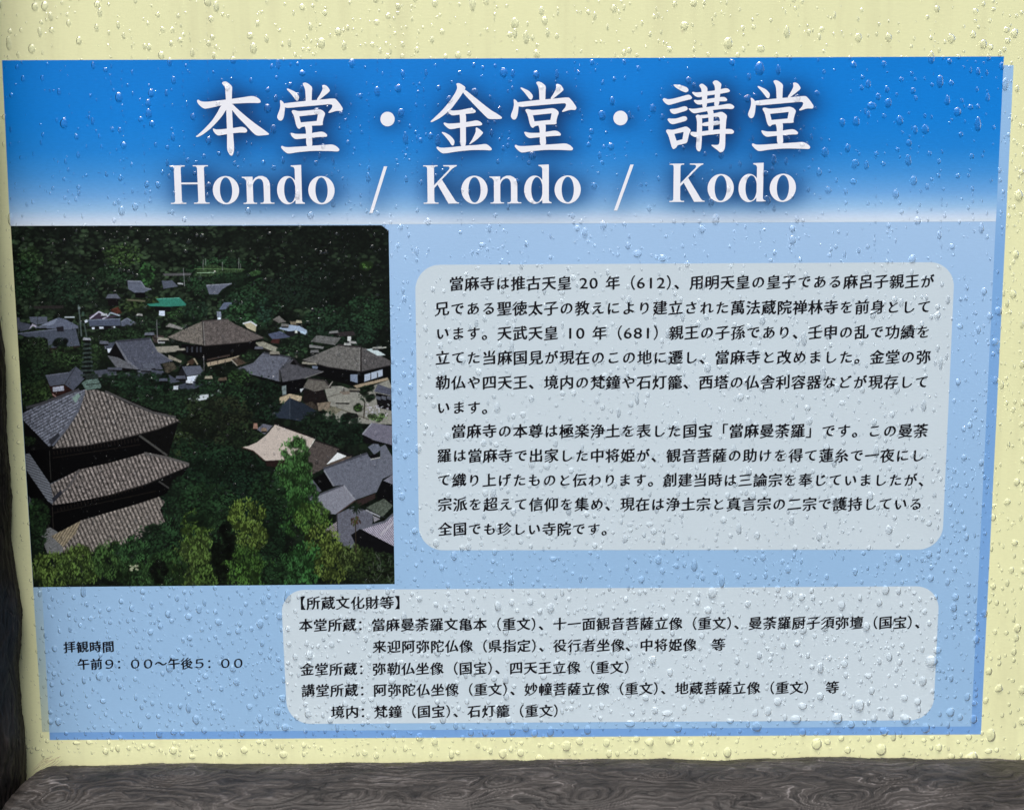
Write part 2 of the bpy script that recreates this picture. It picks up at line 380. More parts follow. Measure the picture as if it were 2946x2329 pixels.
def unmap(x, z):      # plane point -> survey pixel
    d = RM.transposed() @ (Vector((x, 0, z))-CAM_LOC)
    return (SW/2+FPX*d.x/-d.z, SH/2-FPX*d.y/-d.z)
for ch, sx, sy in words:
    ox, oz = at(sx, sy); pcs = []
    tilt = 0.004
    for pc in LAT[ch]:
        lp = [[(ox+x*U, oz+(y+x*tilt)*U) for x, y in q] for q in (pc if isinstance(pc, tuple) else [pc])]
        RASTER.append(([unmap(*p) for p in lp[0]], [unmap(*p) for p in lp[1]] if len(lp) > 1 else None))
        pcs.append(tuple(lp) if len(lp) > 1 else lp[0])
    jobs.append(('title_letter', pcs))
for (x0, y0), (x1, y1) in (((1109, 479), (1068, 613)), ((1818, 474), (1771, 606))):
    a = [(x0-4.5, y0), (x0+5, y0), (x1+4.5, y1), (x1-5, y1)]
    RASTER.append((a, None)); jobs.append(('title_slash', [[at(*p) for p in a]]))

# title band: printed gradient, with the soft dark halo of the print behind the letters
t = np.linspace(0, 1, 150)[:, None]+0*BX
col = ramp(t, [(0, (8, 124, 212)), (.35, (12, 126, 213)), (.55, (30, 131, 213)), (.7, (66, 146, 216)), (.82, (108, 166, 222)), (.91, (154, 194, 230)), (.965, (196, 216, 238)), (1, (210, 224, 236))])
msk = np.zeros(BX.shape)
for a, h in RASTER:
    xs = [p[0] for p in a]; ys = [p[1] for p in a]
    i0, i1 = max(0, int((min(ys)-185)/3.15)), min(150, int((max(ys)-160)/3.15)+2)
    j0, j1 = max(0, int((min(xs)-35)/4.1)), min(700, int((max(xs)+5)/4.1)+3)
    m = poly_mask(BX[i0:i1, j0:j1], BY[i0:i1, j0:j1], a)
    if h: m &= ~poly_mask(BX[i0:i1, j0:j1], BY[i0:i1, j0:j1], h)
    msk[i0:i1, j0:j1] = np.maximum(msk[i0:i1, j0:j1], m)
halo = np.clip(np.clip(blur(msk, 6)*2.2, 0, 1)*0.55+np.clip(blur(msk, 14)*2.7, 0, 1)*0.44, 0, .88)
halo = np.roll(np.roll(halo, 2, 1), 1, 0)[..., None]
col = col*(1-halo)+np.array((12, 56, 108))*halo
tb = printed_grid('title_band', BX, BY, 0.00009, M_BAND, board, col)
for nm, pcs in jobs: lettering(nm, pcs, tb)

# ------------------------------------------------------------------ body text
GL = {}
fc = bpy.data.curves.new('glyphs', 'FONT'); fo = bpy.data.objects.new('glyphs', fc); C.objects.link(fo)
fc.resolution_u = 3; fc.size = 1.0; fc.fill_mode = 'FRONT'
def glyph(ch):
    if ch not in GL:
        fc.body = ch
        fc.offset = 0.0
        dg = bpy.context.evaluated_depsgraph_get(); dg.update()
        me = bpy.data.meshes.new_from_object(fo.evaluated_get(dg))
        v = np.array([tuple(q.co)[:2] for q in me.vertices]).reshape(-1, 2)
        f = [tuple(p.vertices) for p in me.polygons]
        bpy.data.meshes.remove(me)
        GL[ch] = (v, f)
    return GL[ch]
NIB = 0.030
KANA = set('のはであるえによりされたをとしていますがこめやなどてでもわじげにけ')
def cell(ch, nxt):
    if ch in '0123456789': return 0.65
    if ch == ' ': return 0.42
    if ch == '）': return 0.5 if nxt in ('、', '', '　') else 1.0
    if ch in '【】': return 0.5
    return 1.0
def text_line(s, x0, y0, x1, y1, parent, size=1.0, name='text_line'):
    wd = [cell(c, s[i+1] if i+1 < len(s) else '') for i, c in enumerate(s)]
    A = Vector(at(x0, y0)); B = Vector(at(x1, y1)); tot = sum(wd)
    d = (B-A)/tot; em = d.length*0.98*size; up = Vector((-d.y, d.x)).normalized(); dx = d.normalized()
    V, F = [], []; pos = 0.0
    for c, w in zip(s, wd):
        if c not in ' 　':
            v, f = glyph(c)
            if len(v):
                q = v.copy()
                asc = ord(c) < 128
                if asc:
                    cx = (q[:, 0].min()+q[:, 0].max())/2; q[:, 0] = (q[:, 0]-cx)*0.98; q[:, 1] = (q[:, 1]-0.365)*1.0
                elif c in '（【':
                    q[:, 0] -= 0.5+(0.25 if c == '【' else 0); q[:, 1] -= 0.375
                elif c in '）】':
                    q[:, 0] -= (0.25 if w < 0.9 else 0.5) if c == '）' else 0.25; q[:, 1] -= 0.375
                else:
                    q[:, 0] -= 0.5; q[:, 1] -= 0.375
                    if c not in '、。：～「」':
                        k = 0.90 if c in KANA else 0.985
                        q *= k
                        q[:, 1] += 0.075*q[:, 0]           # brush hands climb to the right
                        q[:, 1] += 0.012*np.sin(q[:, 0]*5.0)
                if asc: q[:, 0] *= 1.22
                if c in '０９５': q[:, 0] *= 1.22
                cxp = pos+w/2
                nib = NIB*(0.6 if (asc or c in '（）：【】「」０９５') else 1.0)
                for k in (-1, 0, 1):                       # a broad nib: the stroke printed with its own width
                    b = len(V)
                    for qx, qy in q:
                        p = A+d*cxp+dx*((qx+k*nib)*em)+up*((qy+k*nib*0.55)*em)
                        V.append((p.x, -0.00014-0.0000025*k, p.y))
                    F += [tuple(b+i for i in ff) for ff in f]
        pos += w
    return mesh_obj(name, V, F, M_BLACK, parent)

pan1 = sheet('text_panel', rounded([at(1206, 1582), at(2710, 1580), at(2747, 754), at(1194, 762)], 0.0152), 0.00009, M_PANEL, board)
pan1['label'] = 'large grey-white rounded text panel with eleven lines'
pan2 = sheet('text_panel', rounded([at(827, 2081), at(2684, 2070), at(2703, 1685), at(808, 1696)], 0.0150), 0.00009, M_PANEL, board)
pan2['label'] = 'lower wide rounded text panel listing treasures'
for args in [
 ('當麻寺は推古天皇 20 年（612）、用明天皇の皇子である麻呂子親王が', 1291, 816, 2690, 809),
 ('兄である聖徳太子の教えにより建立された萬法蔵院禅林寺を前身として', 1249, 888, 2681, 882.5),
 ('います。天武天皇 10 年（681）親王の子孫であり、壬申の乱で功績を', 1251, 959, 2678, 954.5),
 ('立てた当麻国見が現在のこの地に遷し、當麻寺と改めました。金堂の弥', 1251, 1029, 2679, 1026.5),
 ('勒仏や四天王、境内の梵鐘や石灯籠、西塔の仏舎利容器などが現存して', 1252, 1100, 2674, 1098.5),
 ('います。', 1254, 1172, 1429, 1172),
 ('當麻寺の本尊は極楽浄土を表した国宝「當麻曼荼羅」です。この曼荼', 1297, 1239.5, 2671, 1238.5),
 ('羅は當麻寺で出家した中将姫が、観音菩薩の助けを得て蓮糸で一夜にし', 1256, 1310, 2662, 1309.5),
 ('て織り上げたものと伝わります。創建当時は三論宗を奉じていましたが、', 1256, 1380.5, 2684, 1380),
 ('宗派を超えて信仰を集め、現在は浄土宗と真言宗の二宗で護持している', 1258, 1450, 2656, 1449),
 ('全国でも珍しい寺院です。', 1259, 1521, 1772, 1521)]:
    text_line(*args, pan1)
for args in [
 ('【所蔵文化財等】', 859, 1734, 1156, 1732),
 ('本堂所蔵：當麻曼荼羅文亀本（重文）、十一面観音菩薩立像（重文）、曼荼羅厨子須弥壇（国宝）、', 859, 1797, 2672, 1789),
 ('来迎阿弥陀仏像（県指定）、役行者坐像、中将姫像　等', 1071, 1859, 2088, 1853),
 ('金堂所蔵：弥勒仏坐像（国宝）、四天王立像（重文）', 863, 1924, 1816, 1918),
 ('講堂所蔵：阿弥陀仏坐像（重文）、妙幢菩薩立像（重文）、地蔵菩薩立像（重文）　等', 866, 1985, 2415, 1976),
 ('境内：梵鐘（国宝）、石灯籠（重文）', 951, 2047, 1612, 2043)]:
    text_line(*args, pan2)
text_line('拝観時間', 182, 1860, 330, 1859, board, name='opening_hours_text')
text_line('午前９：００～午後５：００', 222, 1909, 704, 1906, board, name='opening_hours_text')
C.objects.unlink(fo); bpy.data.objects.remove(fo); bpy.data.curves.remove(fc)

# ------------------------------------------------------------------ the printed aerial photograph
PW, PH = 760, 710
PX, PY = quad_grid([(31, 650), (1118, 648), (1135.5, 1679), (96, 1688)], PW, PH)
IMG = np.zeros((PH, PW, 3))
def to_ij(x, y):     # survey -> grid (approx. inverse of the bilinear patch)
    v = (y-649)/(1683.5-649); l = 31+(96-31)*v; r = 1118+(1135.5-1118)*v
    return (x-l)/(r-l)*(PW-1), v*(PH-1)
def Ra(pts): return [(x*.35129, 620+y*.35129) for x, y in pts]
def Rb(pts): return [(560+x*.35129, 620+y*.35129) for x, y in pts]
def Rc(pts): return [(x*.35129, 1120+y*.35129) for x, y in pts]
def Rd(pts): return [(560+x*.35129, 1120+y*.35129) for x, y in pts]
def box(pts, pad=3):
    ij = [to_ij(*p) for p in pts]
    i0 = max(0, int(min(p[1] for p in ij))-pad); i1 = min(PH, int(max(p[1] for p in ij))+pad+2)
    j0 = max(0, int(min(p[0] for p in ij))-pad); j1 = min(PW, int(max(p[0] for p in ij))+pad+2)
    return slice(i0, i1), slice(j0, j1)
NZ1 = fbm(PX/9, PY/9, 4, 3); NZ2 = fbm(PX/3.2, PY/3.2, 2, 9); NZ3 = fbm(PX/60, PY/60, 3, 21)
def fill(pts, col, noise=0.12, stripes=None, soft=True):
    sl = box(pts)
    if sl[0].start >= sl[0].stop or sl[1].start >= sl[1].stop: return
    X, Y = PX[sl], PY[sl]
    m = poly_mask(X, Y, pts).astype(float)
    if soft:                                     # two extra taps for a soft printed edge
        m = (m*2+poly_mask(X+.7, Y+.4, pts)+poly_mask(X-.7, Y-.4, pts))/4
    c = np.array(col, float)*(1+noise*1.2*NZ1[sl][..., None]+noise*NZ2[sl][..., None])
    if stripes:
        (dx, dy), sp, amp = stripes
        n = math.hypot(dx, dy); ph = (X*dy-Y*dx)/n/sp*2*math.pi
        c = c*(1+amp*(np.abs(np.sin(ph/2))*1.6-1.0))[..., None]
    IMG[sl] = IMG[sl]*(1-m[..., None])+c*m[..., None]
def line(pts, w, col):
    for (x0, y0), (x1, y1) in zip(pts[:-1], pts[1:]):
        L = math.hypot(x1-x0, y1-y0)+1e-6; nx, ny = -(y1-y0)/L*w/2, (x1-x0)/L*w/2
        fill([(x0+nx, y0+ny), (x1+nx, y1+ny), (x1-nx, y1-ny), (x0-nx, y0-ny)], col, 0.1)
def splat(x, y, rx, ry, ang, col, a=0.85):
    j, i = to_ij(x, y); r = max(rx, ry)/1.4+2
    i0, i1, j0, j1 = max(0, int(i-r)), min(PH, int(i+r)+2), max(0, int(j-r)), min(PW, int(j+r)+2)
    if i0 >= i1 or j0 >= j1: return
    X = PX[i0:i1, j0:j1]-x; Y = PY[i0:i1, j0:j1]-y; ca, sa = math.cos(ang), math.sin(ang)
    d = ((X*ca+Y*sa)/rx)**2+((-X*sa+Y*ca)/ry)**2
    m = (np.clip(1.5-d, 0, 1)*a)[..., None]
    IMG[i0:i1, j0:j1] = IMG[i0:i1, j0:j1]*(1-m)+np.array(col)*m
def tree(cx, cy, rx, ry, dark, light, n=None, size=3.2, gap=0.25, upright=False):
    """crown drawn as many leaf-clump flecks over a darker mass"""
    dark = np.array(dark, float)*1.15; light = np.array(light, float)*np.array((1.22, 1.42, 1.38))
    mass = dark*.62+light*.24
    for k in range(max(8, int(rx*ry/90))):
        a = random.uniform(0, 6.28); r = math.sqrt(random.random())*0.88
        splat(cx+rx*r*math.cos(a), cy+ry*r*math.sin(a), size*3.4, size*3.2, 0, mass*random.uniform(.55, 1.1), 0.9)
    seeds = [(random.uniform(-1, 1), random.uniform(-1, 1), random.uniform(.2, 1)) for _ in range(11)]
    n = n or int(rx*ry/(size*size)*0.95)
    for k in range(n):
        a = random.uniform(0, 6.28); r = math.sqrt(random.random())*random.uniform(0.85, 1.06)
        ux, uy = r*math.cos(a), r*math.sin(a)
        b = min(seeds, key=lambda q: (q[0]-ux)**2+(q[1]-uy)**2)
        dd = math.hypot(ux-b[0], uy-b[1])
        lit = 0.62+0.36*b[2]-0.55*(uy-b[1])-0.75*dd+random.uniform(-.16, .16)
        if random.random() < .12: lit *= .25
        lit = min(1.12, max(0.03, lit))
        c = dark*(1-lit)+light*lit
        q = size*random.uniform(.55, 1.25)
        splat(cx+rx*ux, cy+ry*uy, q*(0.6 if upright else 1.1), q*(1.35 if upright else .8), random.uniform(-.6, .6), c, .72)
DK, DG = (10, 14, 11), (15, 21, 15)
# ground tone of the wooded hill
IMG[:] = np.array(DG)*(1+.5*NZ3[..., None]+.5*NZ1[..., None])
for k in range(4200):
    x, y = random.uniform(20, 1140), random.uniform(640, 1010)
    n = float(fbm(np.array([x/70]), np.array([y/45]), 3, 40)[0])
    l = max(0, .42+.8*n+random.uniform(-.25, .3)-max(0, (x-620)/1000)-max(0, (705-y)/170))
    c = np.array((11, 16, 12))*(1-min(l, 1))+np.array((78, 104, 66))*min(l, 1)
    s = random.uniform(2.5, 6.5); splat(x, y, s*1.3, s*.75, random.uniform(-.4, .4), c, .6)
for k in range(900):                                            # whole middle ground
    x, y = random.uniform(40, 1140), random.uniform(980, 1690)
    splat(x, y, random.uniform(6, 14), random.uniform(5, 11), 0, np.array((22, 33, 20))*random.uniform(.4, 1.4), .8)
for a in [(88, 745, 38, 34, DK, (62, 80, 40)), (70, 800, 40, 60, DK, (44, 62, 36)), (351, 736, 60, 34, DK, (68, 84, 40)), (421, 788, 26, 34, DK, (58, 92, 44)),
          (330, 790, 60, 30, DK, (40, 58, 34)), (200, 830, 90, 50, DK, (34, 48, 32)), (640, 800, 130, 60, DK, (40, 62, 36)), (720, 890, 90, 60, DK, (38, 58, 36)),
          (1055, 900, 70, 52, DK, (40, 62, 38)), (940, 920, 70, 45, DK, (36, 54, 34)), (980, 960, 110, 40, DK, (34, 50, 34)), (880, 830, 120, 60, DK, (26, 36, 26)),
          (1054, 765, 14, 8, DK, (80, 110, 40)), (500, 890, 60, 30, DK, (46, 64, 34)), (560, 890, 40, 30, DK, (34, 48, 34)), (420, 880, 70, 30, DK, (62, 70, 36))]:
    tree(*a, size=3.0)
fill(Rb([(20,440),(130,395),(260,430),(420,440),(380,465),(230,470),(120,500),(0,490)]), (44, 62, 36), .5)
fill(Rb([(440,470),(500,448),(550,455),(540,480),(470,500)]), (44, 70, 36), .4)
line(Rb([(20,470),(160,466)]), 2, (150, 180, 140)); line(Rb([(0,435),(400,440)]), 1.5, (90, 120, 70))
for x, y0, y1 in ((70,360,445),(90,350,410),(228,380,450),(362,345,440),(376,395,440)): line(Rb([(x, y0), (x, y1)]), 1.6, (120, 125, 115))
# far halls
fill(Ra([(1045,535),(1155,535),(1185,590),(1235,605),(1180,630),(1100,630),(1050,600)]), (92, 96, 110)); line(Ra([(1045,537),(1155,537)]), 3, (125, 128, 140)); line(Ra([(1155,540),(1190,592),(1240,604)]), 3, (120, 124, 134))
fill(Ra([(1105,632),(1190,632),(1190,675),(1110,675)]), (10, 10, 12)); line(Ra([(1040,690),(1190,700)]), 5, (96, 92, 70))
fill(Ra([(1325,535),(1410,530),(1460,580),(1340,600)]), (78, 83, 96)); fill(Ra([(1330,475),(1570,470),(1560,490),(1350,495)]), (80, 78, 78)); line(Ra([(1455,555),(1500,560)]), 4, (170, 170, 170))
line(Ra([(1502,430),(1512,580)]), 1.6, (130, 130, 130))
fill(Ra([(885,645),(955,640),(990,680),(860,685)]), (88, 90, 100)); line(Ra([(856,683),(992,683)]), 3, (20, 18, 22)); fill(Ra([(880,690),(970,690),(970,740),(890,740)]), (16, 13, 14)); fill(Ra([(900,770),(970,745),(1000,800),(930,810)]), (72, 36, 26), .4)
fill(Ra([(1280,680),(1470,672),(1525,725),(1520,738),(1400,745),(1230,742),(1200,725),(1310,714)]), (44, 122, 100), .1); line(Ra([(1280,682),(1470,674)]), 2, (90, 165, 140))
fill(Ra([(1260,745),(1400,748),(1395,790),(1270,780)]), (14, 14, 16)); fill(Ra([(1303,778),(1350,780),(1350,822),(1303,818)]), (205, 212, 226), .04)
fill(Rb([(95,575),(300,560),(230,600),(190,645),(120,645)]), (92, 95, 108)); line(Rb([(95,572),(305,558)]), 3, (130, 132, 142))
fill(Rb([(215,745),(240,712),(305,712),(300,765),(200,770)]), (88, 96, 116)); fill(Rb([(180,785),(215,785),(220,830),(185,830)]), (120, 126, 140))
tree(700, 905, 60, 34, DK, (48, 74, 42)); tree(760, 895, 22, 40, DK, (44, 66, 50)); tree(563, 905, 20, 28, DK, (40, 60, 36))
# left roofs
fill(Ra([(135,835),(160,835),(165,930),(145,945)]), (74, 76, 88)); fill(Ra([(160,870),(250,890),(260,925),(165,950)]), (72, 75, 88)); fill(Ra([(240,828),(385,828),(390,880),(300,895),(250,870)]), (84, 88, 100))
fill(Ra([(270,740),(520,735),(520,760),(290,765)]), (40, 36, 34)); fill(Ra([(320,905),(480,835),(540,850),(640,905),(640,925),(340,925)]), (92, 97, 114), .1); fill(Ra([(320,905),(480,835),(440,890),(340,920)]), (122, 128, 146), .08)
fill(Ra([(235,935),(265,885),(350,925),(335,932),(270,905)]), (178, 168, 184)); fill(Ra([(145,965),(470,925),(620,920),(655,1065),(400,1085),(390,1010),(210,990)]), (72, 77, 90), .12); line(Ra([(145,967),(470,930),(610,922)]), 3, (100, 104, 118))
fill(Ra([(460,915),(520,905),(525,950),(470,950)]), (30, 28, 34)); line(Ra([(530,832),(612,832)]), 4, (185, 190, 196)); fill(Ra([(400,1085),(650,1065),(660,1110),(430,1130)]), (36, 26, 22))
tree(174.6, 989, 18, 18, (6, 8, 7), (20, 30, 20), size=2.6)
fill(Ra([(730,820),(810,785),(880,820),(985,820),(880,845),(740,850)]), (56, 44, 58)); line(Ra([(735,845),(810,787),(885,822),(840,848)]), 4, (196, 188, 204)); line(Ra([(885,822),(905,795),(985,820)]), 4, (150, 160, 170))
fill(Ra([(722,855),(985,843),(988,900),(735,905)]), (74, 80, 98), .1); line(Ra([(725,856),(985,845)]), 3, (110, 116, 132)); fill(Ra([(738,908),(988,903),(985,928),(760,932)]), (18, 16, 18))
for a in ([(752,915),(775,915),(777,930),(755,932)], [(812,910),(848,910),(850,925),(815,927)], [(926,908),(944,907),(944,920),(928,922)], [(690,860),(715,850),(720,870),(700,880)]): fill(Ra(a), (205, 208, 218), .04)
fill(Ra([(990,870),(1040,840),(1130,890),(1040,905),(995,905)]), (84, 89, 104)); line(Ra([(990,870),(1040,840),(1130,890)]), 2.5, (116, 120, 134))
for a in [(300, 985, 70, 30, DK, (46, 58, 32)), (370, 965, 80, 28, DK, (40, 54, 32)), (105, 1010, 50, 42, DK, (44, 54, 30)), (100, 1070, 60, 50, DK, (36, 50, 28)),
          (200, 1030, 60, 36, DK, (52, 66, 34)), (280, 1020, 40, 36, DK, (50, 64, 34)), (110, 1140, 55, 50, DK, (52, 64, 30)), (420, 930, 50, 24, DK, (44, 56, 36))]:
    tree(*a, size=2.9)
# main hall (brown bark roof)
fill(Ra([(1250,1075),(1460,1065),(1480,1110),(1300,1125)]), (142, 134, 118)); fill(Ra([(1240,970),(1340,985),(1345,1040),(1260,1040)]), (60, 50, 46), .4); fill(Ra([(1290,1015),(1350,1010),(1350,1045),(1295,1045)]), (170, 168, 166), .3)
fill(Rb([(-110,1050),(80,1062),(430,1030),(505,1015),(500,1110),(290,1160),(100,1195),(-100,1130)]), (9, 8, 9))
fill(Ra([(1370,995),(1600,890),(1660,865),(1675,1062),(1560,1045),(1450,1020)]), (110, 100, 90), .26); fill(Rb([(65,870),(270,850),(330,890),(450,945),(570,1000),(430,1035),(80,1067)]), (92, 82, 77), .26)
line(Rb([(65,866),(78,1066)]), 5, (52, 46, 44)); line(Rb([(70,866),(82,1064)]), 2, (128, 122, 116)); line(Rb([(60,866),(275,848)]), 4, (66, 58, 56)); line(Rb([(80,1067),(430,1036),(570,1002)]), 2.5, (44, 38, 36))
fill(Rb([(188,835),(215,832),(215,850),(188,852)]), (215, 222, 230)); fill(Rb([(96,1205),(290,1165),(385,1140),(300,1190),(110,1235)]), (158, 138, 112), .15)
for x in (130, 190, 250): line(Rb([(x, 1180), (x+2, 1225)]), 2, (60, 50, 44))
fill(Rb([(100,1175),(290,1135),(290,1150),(100,1190)]), (58, 46, 40)); fill(Rb([(300,1175),(400,1150),(450,1200),(350,1230)]), (70, 56, 44), .3); line(Rb([(300,1178),(350,1230)]), 3, (150, 140, 124))
for x in (-60, -20, 20, 50): line(Rb([(x, 1075), (x, 1120)]), 5, (50, 52, 58))
# sheds behind
fill(Rb([(400,880),(460,868),(505,900),(500,952),(430,920)]), (180, 166, 132), .08); line(Rb([(395,885),(460,868),(510,902)]), 4, (205, 205, 205)); fill(Rb([(690,925),(740,890),(860,905),(920,940),(920,965),(830,940),(780,950)]), (150, 164, 184), .06)
fill(Rb([(740,950),(830,942),(900,965),(850,990),(770,985)]), (24, 24, 28)); fill(Rb([(822,942),(842,942),(842,962),(822,962)]), (205, 205, 190)); fill(Rb([(860,945),(915,950),(910,975),(870,965)]), (170, 190, 205)); fill(Rb([(600,970),(700,945),(785,995),(640,1015)]), (72, 78, 100), .15); fill(Rb([(640,1010),(700,1010),(690,1050),(620,1040)]), (60, 30, 28))
fill(Rb([(640,850),(690,820),(750,870),(690,880)]), (104, 98, 92), .2); fill(Rb([(780,865),(860,865),(850,895),(790,895)]), (120, 106, 84), .4); fill(Rb([(500,1040),(560,1030),(680,1080),(850,1150),(840,1165),(640,1110),(520,1065)]), (140, 134, 116), .2); line(Rb([(510,1075),(660,1125),(800,1165)]), 3, (40, 34, 32))
tree(845, 1005, 45, 26, DK, (44, 60, 36)); tree(720, 1025, 24, 12, DK, (50, 66, 38)); tree(870, 980, 35, 20, DK, (38, 54, 34))
fill(Rb([(950,1030),(1000,980),(1200,1000),(1150,1060)]), (98, 96, 92), .2); fill(Rb([(1110,960),(1300,945),(1320,980),(1200,990)]), (46, 40, 40)); fill(Rb([(1250,990),(1282,990),(1280,1030),(1252,1025)]), (200, 198, 190)); fill(Rb([(940,1055),(1060,1075),(1050,1090),(940,1080)]), (120, 118, 114)); fill(Rb([(1260,1025),(1320,1030),(1330,1050),(1270,1045)]), (150, 146, 140))
# kodo hall right
fill(Rb([(950,1215),(1100,1240),(1360,1275),(1605,1222),(1600,1330),(1290,1395),(1000,1310)]), (8, 8, 9))
fill(Rb([(880,1180),(960,1150),(1170,1062),(1360,1078),(1360,1275),(1100,1240)]), (104, 99, 93), .22); fill(Rb([(1360,1078),(1430,1092),(1610,1195),(1605,1225),(1370,1278)]), (82, 77, 75), .22)
line(Rb([(1170,1058),(1365,1076)]), 5, (48, 42, 42)); line(Rb([(1362,1080),(1360,1275)]), 5, (44, 38, 36)); line(Rb([(1354,1080),(1352,1272)]), 2, (130, 126, 120)); line(Rb([(880,1182),(1100,1242),(1365,1278),(1605,1226)]), 2.5, (40, 36, 36))
fill(Rb([(1405,1095),(1470,1085),(1565,1142),(1500,1148)]), (192, 202, 198), .06); line(Rb([(1490,1090),(1570,1078)]), 3, (190, 186, 170)); fill(Rb([(1390,1302),(1540,1258),(1540,1312),(1390,1360)]), (166, 174, 188), .06)
for x in (1443, 1498): line(Rb([(x, 1285), (x, 1345)]), 2.5, (40, 38, 40))
fill(Rb([(1275,1300),(1335,1300),(1335,1370),(1275,1352)]), (116, 126, 144), .1); fill(Rb([(960,1225),(1010,1235),(1005,1258),(965,1250)]), (104, 112, 128)); fill(Rb([(1300,1392),(1580,1325),(1590,1345),(1330,1412)]), (158, 136, 108), .12)
# courtyard
fill(Rb([(1060,1400),(1200,1395),(1330,1440),(1590,1345),(1615,1400),(1615,1708),(1230,1700),(1000,1650),(1130,1590),(1090,1510)]), (136, 131, 118), .12)
line(Rb([(1110,1560),(1210,1590),(1430,1670)]), 3, (86, 80, 68)); line(Rb([(1080,1490),(1240,1440)]), 2, (96, 90, 78)); fill(Rb([(1060,1590),(1140,1560),(1210,1590),(1130,1640)]), (110, 104, 84), .3); fill(Rb([(1180,1440),(1275,1435),(1270,1460),(1220,1468)]), (120, 106, 92)); line(Rb([(1222,1405),(1222,1440)]), 3, (80, 70, 64))
fill(Rb([(1195,1640),(1250,1610),(1330,1620),(1345,1650),(1270,1665)]), (24, 24, 22), .4)
# kondo hall centre
fill(Rb([(430,1300),(700,1360),(915,1330),(910,1440),(720,1475),(715,1390)]), (7, 7, 9)); fill(Rb([(320,1262),(480,1205),(560,1122),(775,1158),(790,1180),(700,1265),(692,1358),(480,1303)]), (93, 94, 104), .17); fill(Rb([(700,1262),(800,1175),(890,1238),(1055,1275),(900,1332),(720,1362)]), (76, 74, 78), .18)
line(Rb([(560,1122),(780,1158)]), 5, (54, 54, 60)); line(Rb([(695,1262),(697,1358)]), 5, (60, 58, 60)); line(Rb([(790,1160),(700,1262)]), 4, (66, 66, 72)); line(Rb([(800,1160),(850,1220),(900,1242)]), 6, (34, 32, 34)); fill(Rb([(780,1215),(810,1180),(840,1225)]), (12, 11, 12)); line(Rb([(900,1332),(1055,1277)]), 2.5, (110, 106, 102))
fill(Rb([(715,1395),(750,1390),(752,1465),(718,1470)]), (110, 120, 118), .3); fill(Rb([(862,1420),(905,1410),(912,1345),(905,1400),(870,1450)]), (200, 200, 200)); fill(Rb([(690,1490),(780,1458),(880,1480),(870,1520),(700,1535)]), (172, 150, 118), .15)
# grey hall left of centre
fill(Ra([(850,1050),(945,1033),(930,1090),(860,1095)]), (66, 70, 82)); fill(Ra([(878,1090),(940,1082),(925,1120),(885,1122)]), (205, 208, 216), .05); fill(Ra([(880,1150),(945,1040),(1025,1180),(960,1160)]), (12, 11, 13)); fill(Ra([(880,1145),(960,1160),(1110,1230),(1130,1262),(950,1240)]), (94, 93, 97), .14)
fill(Ra([(945,1035),(1230,1008),(1290,1120),(1410,1190),(1310,1215),(1335,1258),(1130,1258),(1030,1190)]), (77, 79, 91), .15, ((.5, 1), 2.2, .1)); line(Ra([(945,1032),(1235,1006)]), 6, (54, 55, 64)); line(Ra([(950,1035),(1040,1185),(1130,1258)]), 5, (108, 108, 116)); line(Ra([(1230,1008),(1290,1115),(1412,1190)]), 3, (100, 100, 108))
fill(Ra([(1195,1252),(1275,1250),(1275,1285),(1200,1288)]), (8, 8, 9)); fill(Ra([(1172,1215),(1265,1203),(1278,1250),(1195,1256)]), (86, 89, 100)); fill(Ra([(950,1240),(1130,1260),(1120,1275),(950,1262)]), (14, 12, 14))
fill(Ra([(1330,1210),(1420,1200),(1450,1250),(1360,1300)]), (60, 54, 44), .5); fill(Ra([(1380,1140),(1490,1190),(1480,1205),(1380,1170)]), (140, 130, 112), .2)
fill(Ra([(375,1310),(560,1285),(620,1235),(715,1310),(600,1432),(530,1380),(410,1396)]), (73, 76, 88), .13); line(Ra([(375,1310),(560,1286)]), 3, (98, 100, 112)); line(Ra([(620,1238),(530,1380)]), 3, (52, 54, 62)); fill(Ra([(380,1340),(410,1396),(530,1385),(600,1432),(560,1470),(440,1500)]), (38, 20, 17), .3)
fill(Ra([(432,1405),(520,1393),(526,1432),(435,1442)]), (160, 160, 172), .15); line(Ra([(430,1460),(480,1500)]), 3, (150, 110, 100))
fill(Ra([(770,1270),(950,1250),(955,1300),(800,1322)]), (66, 69, 80)); fill(Ra([(960,1300),(1180,1258),(1330,1270),(1475,1358),(1360,1382),(1230,1340),(1000,1330)]), (70, 73, 86), .12); line(Ra([(800,1320),(1180,1275)]), 3, (98, 98, 104)); fill(Ra([(1360,1385),(1465,1375),(1460,1420),(1370,1430)]), (14, 13, 15)); fill(Ra([(1420,1395),(1462,1390),(1458,1425),(1420,1425)]), (190, 192, 198), .1)
fill(Ra([(1465,1290),(1495,1235),(1532,1312),(1532,1385),(1480,1360)]), (24, 24, 28)); fill(Ra([(1490,1235),(1640,1228),(1675,1292),(1530,1312)]), (84, 87, 99), .1); fill(Ra([(1532,1318),(1672,1298),(1672,1352),(1600,1368),(1536,1362)]), (214, 218, 228), .04); fill(Ra([(1465,1385),(1600,1352),(1670,1385),(1560,1432),(1470,1415)]), (58, 62, 74), .12)
line(Ra([(1530,1225),(1590,1170),(1620,1220)]), 4, (150, 136, 110)); fill(Ra([(1530,1200),(1580,1165),(1600,1200),(1570,1225)]), (60, 44, 34))
line(Ra([(1284,850),(1290,1000)]), 2, (110, 110, 112)); line(Ra([(1668,1140),(1672,1290)]), 2, (100, 96, 96)); fill(Ra([(1355,910),(1390,880),(1500,920),(1490,935),(1400,915)]), (130, 124, 118), .3)
